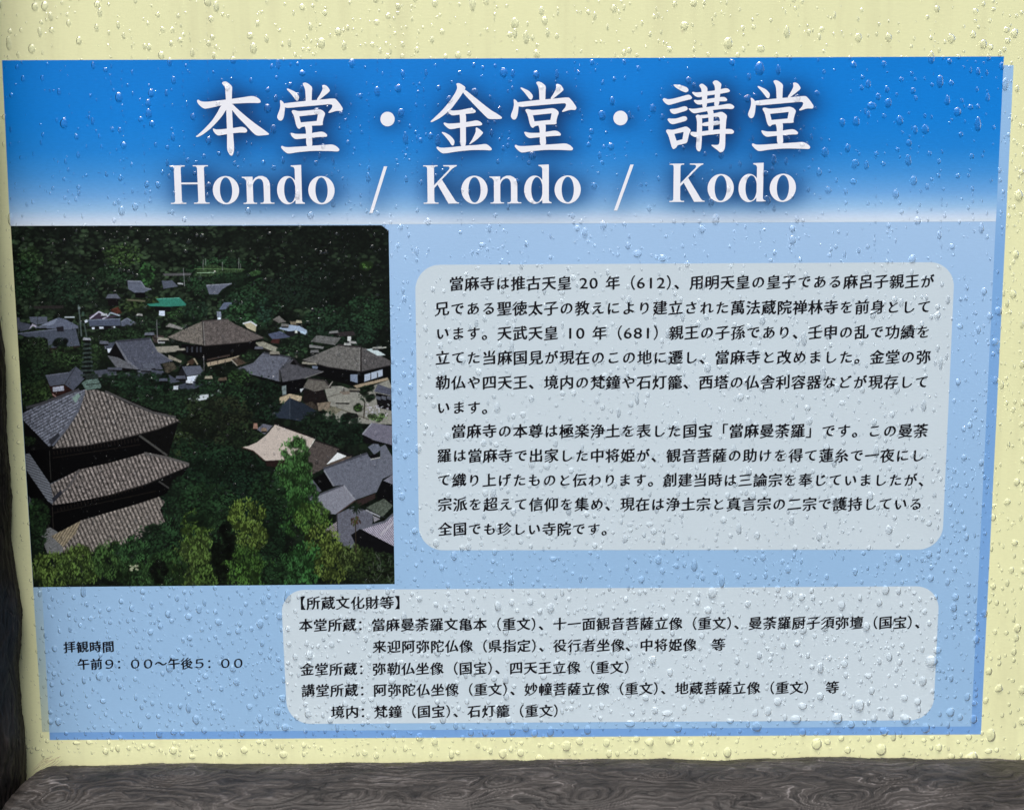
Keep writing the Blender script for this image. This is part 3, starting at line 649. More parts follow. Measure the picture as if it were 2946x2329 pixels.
# bell tower, blue roof, right store
fill(Rb([(895,1435),(1050,1415),(1088,1510),(1000,1600),(885,1520)]), (24, 19, 18), .3); fill(Rb([(890,1402),(930,1338),(1070,1350),(1112,1412),(980,1440)]), (98, 91, 82), .18); line(Rb([(930,1335),(1072,1352)]), 4, (56, 50, 48)); line(Rb([(1072,1350),(1115,1412)]), 5, (48, 42, 42)); line(Rb([(1100,1400),(1130,1358)]), 3, (150, 140, 130))
fill(Rb([(1002,1535),(1115,1522),(1105,1582),(1015,1600)]), (118, 102, 84), .25); fill(Rb([(900,1540),(1000,1600),(1000,1560),(960,1520)]), (54, 46, 38), .3)
fill(Rb([(600,1650),(780,1490),(900,1540),(1035,1620),(900,1690),(780,1665)]), (38, 46, 58), .1); fill(Rb([(780,1490),(900,1540),(1035,1620),(900,1690),(850,1670),(780,1665)]), (31, 38, 48), .1); line(Rb([(780,1480),(780,1665)]), 2, (58, 66, 76))
fill(Rb([(1470,1440),(1500,1378),(1618,1420),(1618,1475)]), (76, 77, 90), .15, ((.4, 1), 2.4, .16)); fill(Rb([(1480,1450),(1618,1478),(1618,1600),(1500,1570)]), (16, 15, 17)); 
for x in (1485, 1530, 1575): fill(Rb([(x, 1475), (x+38, 1483), (x+38, 1512), (x, 1500)]), (84, 86, 94), .1)
for k in range(60): splat(560+random.uniform(1400,1600)*.351, 620+random.uniform(1540,1640)*.351, random.uniform(1.2,3), random.uniform(1,2), 0, random.choice([(206,200,208),(180,160,168),(40,46,34),(150,150,150)]), .9)
line(Rb([(1395,1520),(1385,1660)]), 3, (44, 36, 28)); tree(1054, 1132, 25, 26, (8, 11, 8), (30, 42, 26), size=2.8); tree(1035, 1173, 14, 9, (14, 20, 10), (62, 80, 36), size=2.2); tree(1085, 1200, 26, 10, (20, 26, 14), (110, 120, 70), size=2.2)
# trees between the halls
fill(Rb([(0,1480),(220,1418),(216,1452),(0,1522)]), (196, 198, 200), .05); fill(Rb([(60,1550),(210,1520),(210,1540),(80,1565)]), (160, 150, 130), .2)
for a in [(600, 1100, 40, 36, DK, (30, 46, 28)), (650, 1140, 70, 50, DK, (34, 52, 30)), (760, 1150, 55, 66, (6, 9, 7), (26, 40, 26)), (690, 1085, 40, 22, DK, (50, 70, 34)),
          (400, 1125, 60, 30, DK, (34, 52, 32)), (360, 1090, 70, 26, DK, (36, 54, 34)), (440, 1110, 60, 38, DK, (30, 48, 30)), (460, 1150, 80, 30, DK, (40, 58, 34)), (540, 1160, 60, 40, DK, (38, 54, 32)), (475, 1100, 10, 24, (6, 9, 7), (20, 34, 22))]:
    tree(*a, size=2.9)
fill(Ra([(1540,1500),(1640,1470),(1708,1462),(1708,1500),(1580,1525)]), (188, 190, 190), .1)
tree(560, 1140, 14, 12, DK, (60, 70, 50), size=2.4)
for a in [(640, 1210, 100, 80, DK, (42, 42, 26)), (560, 1220, 70, 80, DK, (40, 46, 26)), (520, 1260, 80, 90, DK, (44, 50, 26)), (700, 1270, 70, 60, DK, (34, 42, 24)),
          (560, 1330, 150, 70, (7, 11, 8), (30, 46, 28)), (650, 1360, 130, 70, (7, 11, 8), (30, 48, 30)), (540, 1420, 120, 80, (6, 9, 7), (26, 42, 26)), (700, 1430, 90, 80, (6, 9, 7), (26, 42, 28)), (490, 1180, 60, 30, DK, (36, 52, 32)), (920, 1215, 60, 40, DK, (26, 38, 24)), (1000, 1240, 50, 50, DK, (24, 36, 24)), (940, 1260, 60, 30, DK, (30, 42, 28))]:
    tree(*a, size=3.0)
# front roofs (right)
fill(Rd([(510,325),(560,280),(640,296),(575,368)]), (95, 93, 103)); fill(Rd([(480,495),(580,585),(590,625),(700,640),(760,575),(600,560)]), (34, 22, 20))
fill(Rd([(388,472),(440,462),(510,432),(590,370),(660,285),(980,400),(950,475),(860,530),(760,575),(575,582),(480,500)]), (193, 173, 157), .05); line(Rd([(650,278),(985,398)]), 5, (26, 22, 22)); line(Rd([(388,474),(480,502),(575,584)]), 3, (60, 40, 34)); line(Rd([(985,405),(940,480),(860,540)]), 3, (206, 196, 180))
fill(Rd([(985,422),(1185,490),(1060,645),(940,705),(880,565)]), (76, 66, 61), .2, ((-.55, 1), 2.4, .14)); line(Rd([(985,415),(1190,486)]), 4, (30, 26, 26)); fill(Rd([(1080,612),(1170,515),(1245,545),(1125,602)]), (224, 220, 214), .03); line(Rd([(1165,500),(1300,545)]), 5, (22, 20, 22)); fill(Rd([(1060,640),(1110,600),(1245,548),(1290,545),(1260,580)]), (86, 72, 62), .2)
fill(Rd([(960,740),(1060,680),(1145,790),(1040,835)]), (8, 8, 9)); fill(Rd([(890,770),(970,740),(1040,830),(910,892),(860,830)]), (80, 80, 88), .15)
fill(Rd([(1055,650),(1410,520),(1450,575),(1520,560),(1520,470),(1560,450),(1625,560),(1630,690),(1540,730),(1490,840),(1310,905),(1210,780),(1140,790)]), (98, 99, 109), .12, ((.55, 1), 2.5, .16)); line(Rd([(1055,648),(1415,520)]), 6, (62, 62, 70)); line(Rd([(1060,660),(1140,790)]), 4, (128, 128, 134)); fill(Rd([(1420,540),(1500,525),(1510,560),(1450,570)]), (12, 12, 14)); fill(Rd([(1420,470),(1490,425),(1532,490),(1470,532)]), (98, 101, 113)); line(Rd([(1440,572),(1520,556)]), 3, (170, 166, 160))
fill(Rd([(1370,365),(1450,270),(1618,300),(1620,455),(1470,415)]), (106, 101, 113), .1, ((.45, 1), 2.6, .28)); line(Rd([(1375,365),(1455,272)]), 4, (140, 138, 144)); fill(Rd([(1370,372),(1470,420),(1622,458),(1622,500),(1560,450),(1400,440)]), (12, 12, 14))
fill(Rd([(900,905),(1215,780),(1312,905),(1160,1020),(1000,1015)]), (124, 122, 130), .08, ((.62, 1), 2.7, .24)); line(Rd([(898,908),(1218,782)]), 5, (74, 74, 82)); line(Rd([(1222,785),(1315,905)]), 4, (142, 140, 146)); line(Rd([(1160,1022),(1315,908)]), 3, (70, 50, 46)); fill(Rd([(1315,910),(1480,850),(1480,890),(1340,960)]), (46, 34, 32))
fill(Rd([(1490,845),(1545,730),(1632,690),(1632,965),(1540,890),(1495,905)]), (9, 9, 11)); fill(Rd([(1545,745),(1630,690),(1632,780)]), (112, 110, 120), .1, ((.6, 1), 2.4, .25))
fill(Rd([(1165,1020),(1300,955),(1460,1010),(1455,1130),(1350,1140),(1290,1190),(1350,1310),(1170,1270)]), (93, 92, 101), .15); line(Rd([(1163,1015),(1172,1270)]), 4, (40, 38, 40)); fill(Rd([(1405,965),(1550,893),(1625,950),(1540,1042)]), (76, 82, 70), .3, ((.6, 1), 3, .2)); line(Rd([(1400,985),(1520,1040)]), 4, (150, 148, 150))
fill(Rd([(1280,1188),(1360,1142),(1634,1285),(1636,1340),(1340,1320)]), (12, 12, 14)); fill(Rd([(1360,1140),(1560,1078),(1634,1005),(1634,1283)]), (142, 132, 142), .1, ((-.62, 1), 4.4, .62)); line(Rd([(1358,1138),(1560,1080),(1636,1010)]), 6, (92, 92, 100)); line(Rd([(1520,1190),(1634,1080)]), 7, (170, 160, 166))
fill(Rd([(1060,1150),(1165,1080),(1168,1210),(1080,1190)]), (118, 108, 108), .1, ((-.62, 1), 4, .5)); fill(Rd([(1460,1030),(1520,1060),(1470,1085)]), (130, 124, 128), .1, ((-.6, 1), 3.5, .5))
# pagoda
fill(Rc([(205,180),(240,140),(640,0),(700,-10),(880,20),(1330,190),(1440,225),(1465,255),(1380,545),(1550,620),(1420,820),(1300,880),(1350,1080),(1000,1300),(650,1360),(430,1330),(230,900),(200,520)]), (10, 10, 10), .3)
fill(Rc([(205,530),(240,520),(410,770),(640,660),(500,800),(430,940),(390,910),(210,650)]), (94, 95, 100), .12, ((1, .35), 7, .36)); fill(Rc([(215,690),(390,910),(380,1100),(230,900)]), (6, 6, 7)); fill(Rc([(235,870),(285,930),(270,950),(240,950)]), (70, 72, 76))
fill(Rc([(230,500),(430,480),(1130,380),(1385,540),(1180,530),(650,660),(410,770),(240,520)]), (5, 5, 6)); line(Rc([(405,500),(418,740)]), 2, (46, 44, 40)); line(Rc([(1140,375),(1370,540)]), 6, (66, 64, 60))
fill(Rc([(185,195),(240,165),(450,75),(640,10),(705,0),(665,120),(560,290),(490,400),(405,470),(180,240)]), (96, 97, 106), .4, ((1, -.55), 8, .34))
fill(Rc([(700,0),(800,5),(880,30),(1050,120),(1250,195),(1430,230),(1468,255),(1300,322),(1000,402),(700,458),(430,484),(490,400),(600,250),(670,110)]), (99, 90, 84), .45, ((.36, 1), 11.0, .62))
line(Rc([(215,150),(330,120),(450,75),(650,0)]), 8, (62, 60, 64)); line(Rc([(690,20),(640,170),(550,310),(430,460)]), 7, (88, 90, 100)); line(Rc([(860,15),(1080,115),(1250,188),(1440,228)]), 7, (72, 68, 66)); fill(Rc([(590,70),(640,30),(660,50),(620,110)]), (120, 142, 130)); fill(Rc([(400,420),(480,350),(490,380),(420,460)]), (44, 44, 50)); line(Rc([(430,484),(700,460),(1000,404),(1300,325),(1468,258)]), 3, (40, 36, 34))
fill(Rc([(410,778),(650,655),(900,600),(1180,522),(1350,552),(1552,622),(1400,692),(1200,772),(900,862),(600,928),(430,948),(440,890)]), (99, 89, 83), .45, ((.42, 1), 11.0, .62)); line(Rc([(650,655),(560,800),(440,900)]), 6, (84, 78, 76)); line(Rc([(1180,520),(1380,560),(1550,612)]), 7, (88, 82, 78)); line(Rc([(430,948),(600,930),(900,864),(1200,774),(1552,626)]), 3, (40, 36, 34)); fill(Rc([(425,890),(500,820),(510,850),(440,925)]), (40, 40, 46))
fill(Rc([(430,950),(900,868),(1300,758),(1410,830),(1300,880),(1130,935),(660,1075),(430,1185),(385,1100),(400,930)]), (5, 5, 6)); line(Rc([(430,960),(438,1170)]), 2, (44, 38, 34)); line(Rc([(1300,750),(1410,825)]), 5, (52, 50, 48))
fill(Rc([(440,1195),(660,1072),(1130,935),(1300,878),(1352,920),(1310,985),(1352,1080),(1100,1245),(900,1305),(680,1362),(500,1330)]), (104, 94, 86), .4, ((.45, 1), 11.0, .55)); fill(Rc([(318,1165),(410,1128),(515,1190),(515,1330),(480,1352),(390,1340)]), (104, 102, 100), .15, ((1, .25), 4, .3)); fill(Rc([(420,1200),(660,1075),(620,1180),(520,1290)]), (128, 112, 88), .2, ((-.6, 1), 7, .3))
line(Rc([(380,1340),(330,1180)]), 3, (14, 14, 14))
# finial
for k in range(9):
    zy = 1010+k*36; w = 26+k*3.4
    fill(Ra([(715-w, zy), (715+w, zy-4), (718+w, zy+14), (712-w, zy+18)]), (46, 56, 52), .4); fill(Ra([(715-w*.7, zy+16), (715+w*.7, zy+12), (715+w*.7, zy+32), (715-w*.7, zy+34)]), (12, 15, 14), .3)
line(Ra([(643,730),(655,840),(668,990)]), 4, (76, 88, 84)); line(Ra([(690,880),(712,1000)]), 4, (60, 72, 66)); line(Ra([(640,990),(650,850)]), 3, (44, 52, 46)); splat(228, 886, 4, 4, 0, (120, 130, 128)); splat(239, 903, 4, 7, 0, (60, 84, 70))
fill(Ra([(668,1372),(712,1340),(800,1330),(832,1400),(820,1412),(705,1428)]), (88, 108, 98), .25); fill(Ra([(690,1300),(800,1295),(815,1335),(710,1345)]), (34, 42, 38), .4); line(Ra([(705,1385),(830,1372)]), 3, (40, 48, 44))
# foreground bamboo and shrubs
for a in [(84, 1264, 18, 14, DK, (36, 46, 24), 0), (110, 1480, 36, 50, DK, (36, 54, 26), 0), (100, 1540, 40, 50, DK, (38, 54, 28), 0), 
          (548, 1505, 78, 105, DK, (40, 60, 34), 1), (530, 1425, 48, 60, DK, (34, 52, 30), 0), (450, 1560, 70, 60, DK, (38, 60, 32), 0), (430, 1660, 70, 40, DK, (44, 66, 34), 0),
          (150, 1640, 70, 56, (16, 22, 8), (104, 112, 46), 1), (230, 1630, 70, 56, (14, 20, 8), (92, 104, 44), 1), (320, 1610, 60, 60, (12, 20, 10), (72, 92, 42), 1), (390, 1640, 60, 50, (10, 16, 8), (58, 80, 40), 1), (220, 1590, 40, 24, (16, 22, 8), (96, 104, 44), 1),
          (380, 1580, 60, 40, DK, (56, 84, 42), 1), (545, 1620, 60, 76, (18, 24, 10), (98, 108, 46), 1), (570, 1520, 50, 60, (16, 24, 8), (90, 104, 40), 1),
          (850, 1300, 44, 50, (14, 22, 10), (74, 104, 50), 1), (845, 1360, 58, 56, (14, 22, 10), (70, 100, 48), 1), (815, 1400, 50, 60, (12, 20, 9), (52, 80, 40), 1), (880, 1430, 40, 60, (12, 20, 9), (56, 84, 40), 1), (600, 1450, 90, 70, (8, 13, 8), (38, 58, 32), 0), (660, 1520, 60, 60, (8, 13, 8), (40, 58, 32), 0), (480, 1640, 60, 60, (10, 16, 8), (56, 80, 38), 1), (740, 1640, 60, 50, (10, 16, 8), (60, 84, 36), 1), (840, 1400, 52, 70, (12, 20, 9), (60, 90, 40), 1), (850, 1480, 55, 70, (12, 20, 9), (52, 84, 36), 1), (770, 1440, 60, 80, (8, 13, 8), (34, 52, 30), 0), (770, 1540, 55, 90, (7, 11, 7), (28, 44, 26), 0),
          (710, 1480, 55, 52, (18, 24, 8), (112, 118, 44), 1), (720, 1540, 52, 50, (18, 24, 8), (106, 112, 44), 1), (690, 1630, 70, 66, (12, 20, 8), (72, 96, 36), 1), (650, 1560, 30, 60, (4, 5, 4), (12, 16, 10), 0),
          (610, 1640, 36, 50, (4, 5, 4), (14, 18, 10), 0), (580, 1580, 36, 50, (18, 24, 10), (94, 106, 44), 1), (590, 1660, 40, 40, (14, 22, 8), (84, 98, 40), 1),
          (900, 1490, 56, 50, (14, 22, 8), (84, 104, 40), 1), (930, 1560, 52, 60, (18, 24, 8), (110, 112, 44), 1), (880, 1620, 60, 66, (12, 24, 10), (58, 96, 44), 1), (960, 1620, 60, 60, (16, 22, 8), (104, 104, 42), 1), (830, 1640, 50, 50, (10, 18, 8), (50, 80, 40), 1), (790, 1650, 40, 40, (8, 12, 8), (36, 56, 30), 0),
          (1060, 1630, 76, 56, (10, 12, 7), (46, 54, 28), 0), (1010, 1600, 36, 40, (14, 18, 8), (84, 88, 42), 1), (1110, 1640, 40, 50, (8, 10, 7), (40, 48, 28), 0), (1090, 1660, 60, 30, (8, 10, 7), (44, 50, 28), 0)]:
    tree(*a[:6], size=3.0, upright=bool(a[6]))
tree(452, 1640, 26, 40, (5, 6, 5), (16, 20, 13), size=3.2); tree(630, 1590, 22, 32, (4, 5, 4), (14, 18, 11), size=3.2); tree(640, 1650, 20, 30, (5, 6, 5), (18, 24, 13), size=3.2)
for k in range(26): splat(random.uniform(375, 400), random.uniform(1625, 1640), 3, 2, 0, (180, 176, 140), .6)
line(Rd([(1317,1070),(1321,1340)]), 3.2, (46, 38, 30))
for k in range(46):
    a = random.uniform(0, 6.28); L = random.uniform(10, 25); x0, y0 = 560+1325*.351, 1120+962*.351
    line([(x0, y0), (x0+L*math.cos(a), y0+L*.85*math.sin(a)+2)], 1.8, np.array((20, 30, 18))*random.uniform(.5, 1.6))
for k in range(30): splat(560+random.gauss(1318, 22)*.351, 1120+random.gauss(1080, 16)*.351, 2, 4, 0, random.choice([(78, 46, 32), (60, 62, 30), (50, 34, 26)]), .9)
for k in range(22):
    x, y = random.uniform(1060, 1130), random.uniform(1590, 1680); a = random.uniform(-2.2, -.9); L = random.uniform(8, 26)
    line([(x, y), (x+L*math.cos(a), y+L*math.sin(a))], 1.0, (92, 96, 84))
# scattered outbuildings, garden walls and paths between the halls
for x, y, w, h, c in [(300, 905, 16, 7, (176, 176, 180)), (402, 905, 14, 6, (150, 146, 140)), (430, 960, 26, 8, (96, 98, 108)), (470, 975, 30, 7, (150, 142, 126)), (520, 1005, 24, 6, (146, 138, 122)), (745, 1000, 22, 7, (92, 92, 100)),
        (790, 1015, 26, 8, (132, 124, 108)), (890, 1045, 40, 6, (140, 132, 116)), (905, 1010, 22, 8, (100, 98, 96)), (960, 955, 24, 7, (118, 116, 112)), (1000, 990, 18, 7, (176, 172, 164)), (1085, 1000, 26, 6, (150, 146, 136)),
        (820, 935, 20, 8, (110, 106, 100)), (860, 925, 14, 8, (170, 158, 130)), (600, 1085, 20, 8, (150, 140, 118)), (640, 1090, 22, 9, (84, 70, 56)), (300, 985, 24, 9, (88, 90, 100)), (250, 975, 20, 7, (150, 150, 156)),
        (520, 1085, 26, 9, (80, 82, 94)), (545, 1098, 18, 8, (198, 198, 202)), (470, 1092, 22, 8, (76, 79, 92)), (420, 1062, 30, 8, (80, 82, 92)), (330, 1060, 40, 7, (76, 78, 88)), (120, 940, 30, 7, (90, 94, 106)), (760, 1235, 14, 10, (128, 104, 84)), (735, 1225, 10, 16, (150, 110, 90)), (1020, 1120, 30, 6, (110, 102, 88)), (985, 1155, 40, 6, (150, 144, 130))]:
    k = random.uniform(-.14, .14)
    fill([(x-w/2, y-h/2-k*w/2), (x+w/2, y-h/2+k*w/2), (x+w/2+2, y+h/2+k*w/2), (x-w/2-2, y+h/2-k*w/2)], c, .15)
    fill([(x-w/2, y+h/2), (x+w/2, y+h/2), (x+w/2, y+h/2+4), (x-w/2, y+h/2+4)], (14, 13, 13), .3)
# brackets and rails glimpsed under the pagoda eaves
for k in range(26):
    f = k/25; x0, y0 = 440+f*690, 500-f*105
    line(Rc([(x0, y0), (x0+6, y0+34)]), 1.6, (38, 31, 27)); line(Rc([(x0+30, y0+470-f*85), (x0+36, y0+500-f*85)]), 1.6, (36, 29, 25))
line(Rc([(430, 560), (1150, 450)]), 1.6, (34, 28, 24)); line(Rc([(440, 1010), (1280, 830)]), 1.6, (32, 27, 23))
# hilltop corner: a sliver of pale sky
fill([(1094, 645), (1125, 645), (1125, 668), (1112, 659)], (160, 192, 228), .02)
IMG = np.clip(IMG*(1+.10*NZ2[..., None]), 2, 255)
g = IMG.mean(-1, keepdims=True); IMG = (g+(IMG-g)*.86)*np.array((.96, 1.0, 1.03))+2
ph = printed_grid('temple_photo', PX, PY, 0.00009, M_PHOTO, board, np.clip(IMG, 1, 255))
ph['label'] = 'printed aerial photo of a tiled pagoda, temple roofs and dark woods'

# ------------------------------------------------------------------ rough timber: post and beam
def log(name, mat, length_axis, L0, L1, nL, angs, centre, radius_fn, period, knots, seed, amp):
    """a weathered debarked log: real relief of flowing grain round knots"""
    u = np.linspace(L0, L1, nL)[None, :]+0*angs[:, None]; th = angs[:, None]+0*u
    R = radius_fn(u, th); t = R*th
    w1 = fbm(u/0.085, t/0.030, 4, seed); w2 = fbm(u/0.03, t/0.011, 3, seed+3)
    g = t/period+3.2*w1+0.5*w2
    kn = np.zeros_like(g)
    for (ku, kt, a, b, A) in knots:
        d2 = ((u-ku)/a)**2+((t-kt-0.12*(u-ku))/b)**2
        g = g+A*np.exp(-d2); kn = np.maximum(kn, np.exp(-d2*1.6))
    rid = np.abs(((g % 1.0)-0.5)*2)                                  # broad growth bands
    fine = np.abs((((g*3.7+fbm(u/0.02, t/0.004, 2, seed+9)*1.3) % 1.0)-0.5)*2)
    scratch = fbm(u/0.012, t/0.0011+g*0.8, 3, seed+13)
    patch = fbm(u/0.045, t/0.016, 3, seed+17)
    grain = 0.34+0.34*(rid-.5)+0.20*(fine-.5)+0.18*scratch+0.26*patch
    crack = np.clip(1-np.abs((((g*0.9+.3) % 1.0)-.5))*26, 0, 1)*(fbm(u/0.03, t/0.012, 2, seed+23) > 0.16)
    silver = np.clip(1-np.abs((((g*1.6+.1) % 1.0)-.5))*9, 0, 1)*np.clip(fbm(u/0.05, t/0.018, 2, seed+29)*3.2, 0, 1)
    grain = np.clip(grain+0.55*silver-0.5*crack, 0, 1)
    h = amp*(0.9*(rid-.5)+0.5*(fine-.5)+0.5*scratch+0.9*patch+0.6*silver-1.2*crack)+0.0012*kn
    Rr = R+h
    a0 = np.sin(th)*Rr; b0 = np.cos(th)*Rr
    cx, cy, cz = centre
    P = np.stack([u, cy-b0, cz+a0], -1) if length_axis == 'x' else np.stack([cx+a0, cy-b0, u], -1)
    if length_axis == 'z': P = P[:, ::-1]; grain = grain[:, ::-1]
    o = grid_obj(name, P, mat, None, extra=grain, wrap=True)
    bm = bmesh.new(); bm.from_mesh(o.data)                    # sawn ends
    bmesh.ops.holes_fill(bm, edges=[e for e in bm.edges if e.is_boundary], sides=0)
    bm.to_mesh(o.data); bm.free()
    return o
def ang_list(a, b, n, rest):
    return np.concatenate([np.linspace(a, b, n), np.linspace(b, a+2*np.pi, rest+2)[1:-1]])

# beam: silhouette top at survey y ~2190 in front of the board
BR = 0.052; BCY = -0.030
_, ztop = at(1473, 2191, -0.024)
BCZ = ztop-BR-0.0040
xl = at(2, 2330, -0.05)[0]-0.008; xr = 0.43
def beam_R(u, th):
    R = BR*(1+0.010*np.sin(u*11+.6)+0.008*np.sin(u*27+1.1)+0.004*np.sin(u*61+2.2))+0.0016*fbm(u/0.06, th*1.2, 3, 77)
    e = np.clip((u-xl)/0.019, 0, 1)
    return R*(0.35+0.65*np.sqrt(np.clip(1-(1-e)**2.4, 0, 1)))
def sx2u(sx): return at(sx, 2260, -0.07)[0]
kn = []
for sx, sy, a, b, A in [(500, 2235, .018, .0065, 4.2), (160, 2300, .012, .008, 4), (1010, 2290, .014, .006, 3.0), (1300, 2290, .022, .0075, 5.0), (1440, 2245, .012, .005, 3.4),
                        (945, 2215, .014, .004, 2.6), (2100, 2240, .020, .0055, 4.4), (1905, 2225, .010, .004, 2.6), (2420, 2300, .022, .007, 4.5), (2720, 2262, .018, .0055, 3.6), (2560, 2240, .016, .004, 2.6), (1690, 2300, .02, .006, 3.2), (2900, 2240, .02, .008, 3), (720, 2310, .02, .006, 3.4), (2200, 2320, .03, .006, 3.2)]:
    d = RM @ Vector(((sx-SW/2)/FPX, (SH/2-sy)/FPX, -1.0))                # where that sight line meets the log
    oy, oz = CAM_LOC.y-BCY, CAM_LOC.z-BCZ
    qa = d.y**2+d.z**2; qb = oy*d.y+oz*d.z; qc = oy**2+oz**2-BR**2
    disc = max(0, qb*qb-qa*qc); tt = (-qb-math.sqrt(disc))/qa
    hit = CAM_LOC+d*tt
    kn.append((hit.x, math.atan2(hit.z-BCZ, -(hit.y-BCY))*BR, a, b, A))
beam = log('wooden_beam', M_BEAM, 'x', xl, xr, 1300, ang_list(math.radians(12), math.radians(128), 230, 70), (0, BCY, BCZ), beam_R, 0.0060, kn, 5, 0.00055)
tag(beam, 'weathered grey log beam with swirling knotty grain under the board', 'beam', group='rough timber of the sign frame')

# post: dark debarked log at the left edge
PR = 0.045; PCY = -0.020
px_edge = at(60, 1850, -0.02)[0]
PCX = px_edge-PR-0.0082
def post_R(u, th):
    return PR*(1+0.010*np.sin(u*17+2.0)+0.012*np.sin(u*38+.5)+0.006*np.sin(u*83))+0.0022*fbm(u/0.05, th*1.1, 3, 91)
pk = [(-0.10, 1.25*PR, .02, .008, 4), (-0.19, 1.0*PR, .03, .008, 4), (-0.03, 1.2*PR, .02, .006, 3), (0.06, 1.1*PR, .03, .007, 3)]
post = log('wooden_post', M_POST, 'z', -0.42, 0.36, 900, ang_list(math.radians(20), math.radians(150), 200, 60), (PCX, PCY, 0), post_R, 0.0050, pk, 31, 0.0006)
tag(post, 'near-black upright log post at the left edge of the board', 'post', group='rough timber of the sign frame')

# dry grass caught in the corner between post and beam
V, F = [], []
for k in range(15):
    sx, sy = 150+random.uniform(-26, 30), 2176+random.uniform(-4, 12)
    ex, ey = 92+random.uniform(-4, 26), 2218+random.uniform(-14, 14)
    y0 = -0.003-random.uniform(0, .004); y1 = -0.010-random.uniform(0, .006)
    n = 8; w = random.uniform(.0002, .00042); bow = random.uniform(-.0015, .0025)
    a = Vector((at(sx, sy, y0)[0], y0, at(sx, sy, y0)[1])); b = Vector((at(ex, ey, y1)[0], y1, at(ex, ey, y1)[1]))
    base = len(V)
    for i in range(n+1):
        t = i/n; p = a.lerp(b, t)+Vector((0, -bow*.4, bow))*math.sin(math.pi*t); ww = w*(1-.7*t)
        for c in range(3): V.append(tuple(p+Vector((math.cos(c*2.09)*.3, math.sin(c*2.09), math.cos(c*2.09)*.9))*ww))
    for i in range(n):
        for c in range(3):
            q = base+i*3
            F.append((q+c, q+(c+1) % 3, q+3+(c+1) % 3, q+3+c))
st = mesh_obj('dry_grass_wisp', V, F, M_STRAW, None, True)
tag(st, 'few pale dry grass blades caught where post meets beam', 'dry grass')

# ------------------------------------------------------------------ rain
DBASE = -0.00005
FLAT = {'band': .56, 'top': .56, 'right': .78, 'photo': .62, 'upper': .74, 'ground': .85}   # flatter beads on the upper part, shaped low to weaken their glints
def drop_mesh(w, h, rings, segs, r, flat=1.0):
    """w,h: half sizes in metres; water bead, heavier towards its foot, irregular outline"""
    ph = [r.uniform(0, 6.28) for _ in range(4)]
    irr = r.choice([.02, .03, .05, .10]) if max(w, h) > .0009 else .03
    am = [irr*r.uniform(.4, 1), irr*r.uniform(.3, .9), irr*r.uniform(.2, .6), irr*.3]
    tp = r.uniform(0.0, .30)*min(1.6, h/w-0.5 if h > w*.6 else 0.1); off = r.uniform(.18, .42)
    H = min(w, h)*r.uniform(.50, .68)*flat; ex = r.uniform(.58, .72)
    V, F = [], []
    for i in range(rings+1):
        rho = 1-i/rings
        rho = math.sin(rho*math.pi/2)**.95 if rho > 0 else 0
        for k in range(segs):
            a = 2*math.pi*k/segs
            rad = 1+am[0]*math.cos(2*a+ph[0])+am[1]*math.cos(3*a+ph[1])+am[2]*math.cos(5*a+ph[2])+am[3]*math.cos(7*a+ph[3])
            x, z = rad*math.cos(a), rad*math.sin(a)
            x *= 1-tp*(z*.5+.15)
            X = w*(x*rho); Z = h*(z*rho-off*(1-rho))
            V.append((X, -H*(1-rho*rho)**ex if rho < 1 else 0.0, Z))
            if i == rings: break
    top = rings*segs
    for i in range(rings-1):
        for k in range(segs):
            a, b = i*segs+k, i*segs+(k+1) % segs
            F.append((a, a+segs, b+segs, b))
    for k in range(segs):
        F.append(((rings-1)*segs+k, top, (rings-1)*segs+(k+1) % segs))
    return V, F
drops = []      # (sx, sy, w, h) full sizes in survey pixels
def add_list(pts, ox, oy, s):
    for x, y, w, h in pts: drops.append((ox+x*s, oy+y*s, w*s, h*s))
add_list([(990,960,65,75),(1975,910,60,85),(1355,993,65,75),(1868,1035,85,65),(1230,742,65,75),(1105,815,70,70),(870,820,70,55),(650,862,60,65),(485,1008,50,70),(1605,870,55,65),(1010,530,45,70),(1745,780,50,60),(1875,820,50,55),(160,942,60,55),(45,948,55,55),(1490,820,65,65),(1010,690,45,55),(400,105,60,70),(910,745,55,45),(1680,980,45,50),(2020,645,50,50),(2125,305,50,50),(1400,470,40,55),(1145,508,45,45),(1460,498,35,45),(1590,605,45,65),(1370,890,55,55),(910,895,45,50),(205,872,50,50),(715,775,45,60),(340,705,40,50),(600,170,40,45),(905,130,45,45),(770,720,50,55),(1300,660,40,50),(2150,655,50,60),(1560,720,45,45),(145,785,65,35),(2150,830,45,50),(1285,930,35,45),(1850,920,40,40),(1945,715,35,45),(2105,440,30,50),(1485,700,45,40),(1315,815,40,50),(1410,785,40,65),(1185,850,45,50),(1260,835,30,35),(665,460,35,50),(800,405,38,45),(880,390,40,40),(1280,575,50,35),(1055,890,30,35),(90,1000,50,45),(410,850,40,40),(500,830,45,35),(130,850,35,30),(75,770,40,45),(240,755,35,35),(160,555,40,50),(1730,45,35,45),(770,85,35,45),(960,95,30,35),(1235,135,30,40),(1770,240,30,40),(1750,590,30,45),(1840,695,40,50),(1880,730,35,35),(1800,810,35,45),(680,340,30,35),(430,290,30,40),(1165,995,40,45),(750,1010,30,30),(1750,1030,50,35),(1960,1000,45,35),(2130,1035,35,50),(350,1050,40,35),(1640,490,80,70),(1670,430,55,40)], 1846, 1650, .509)
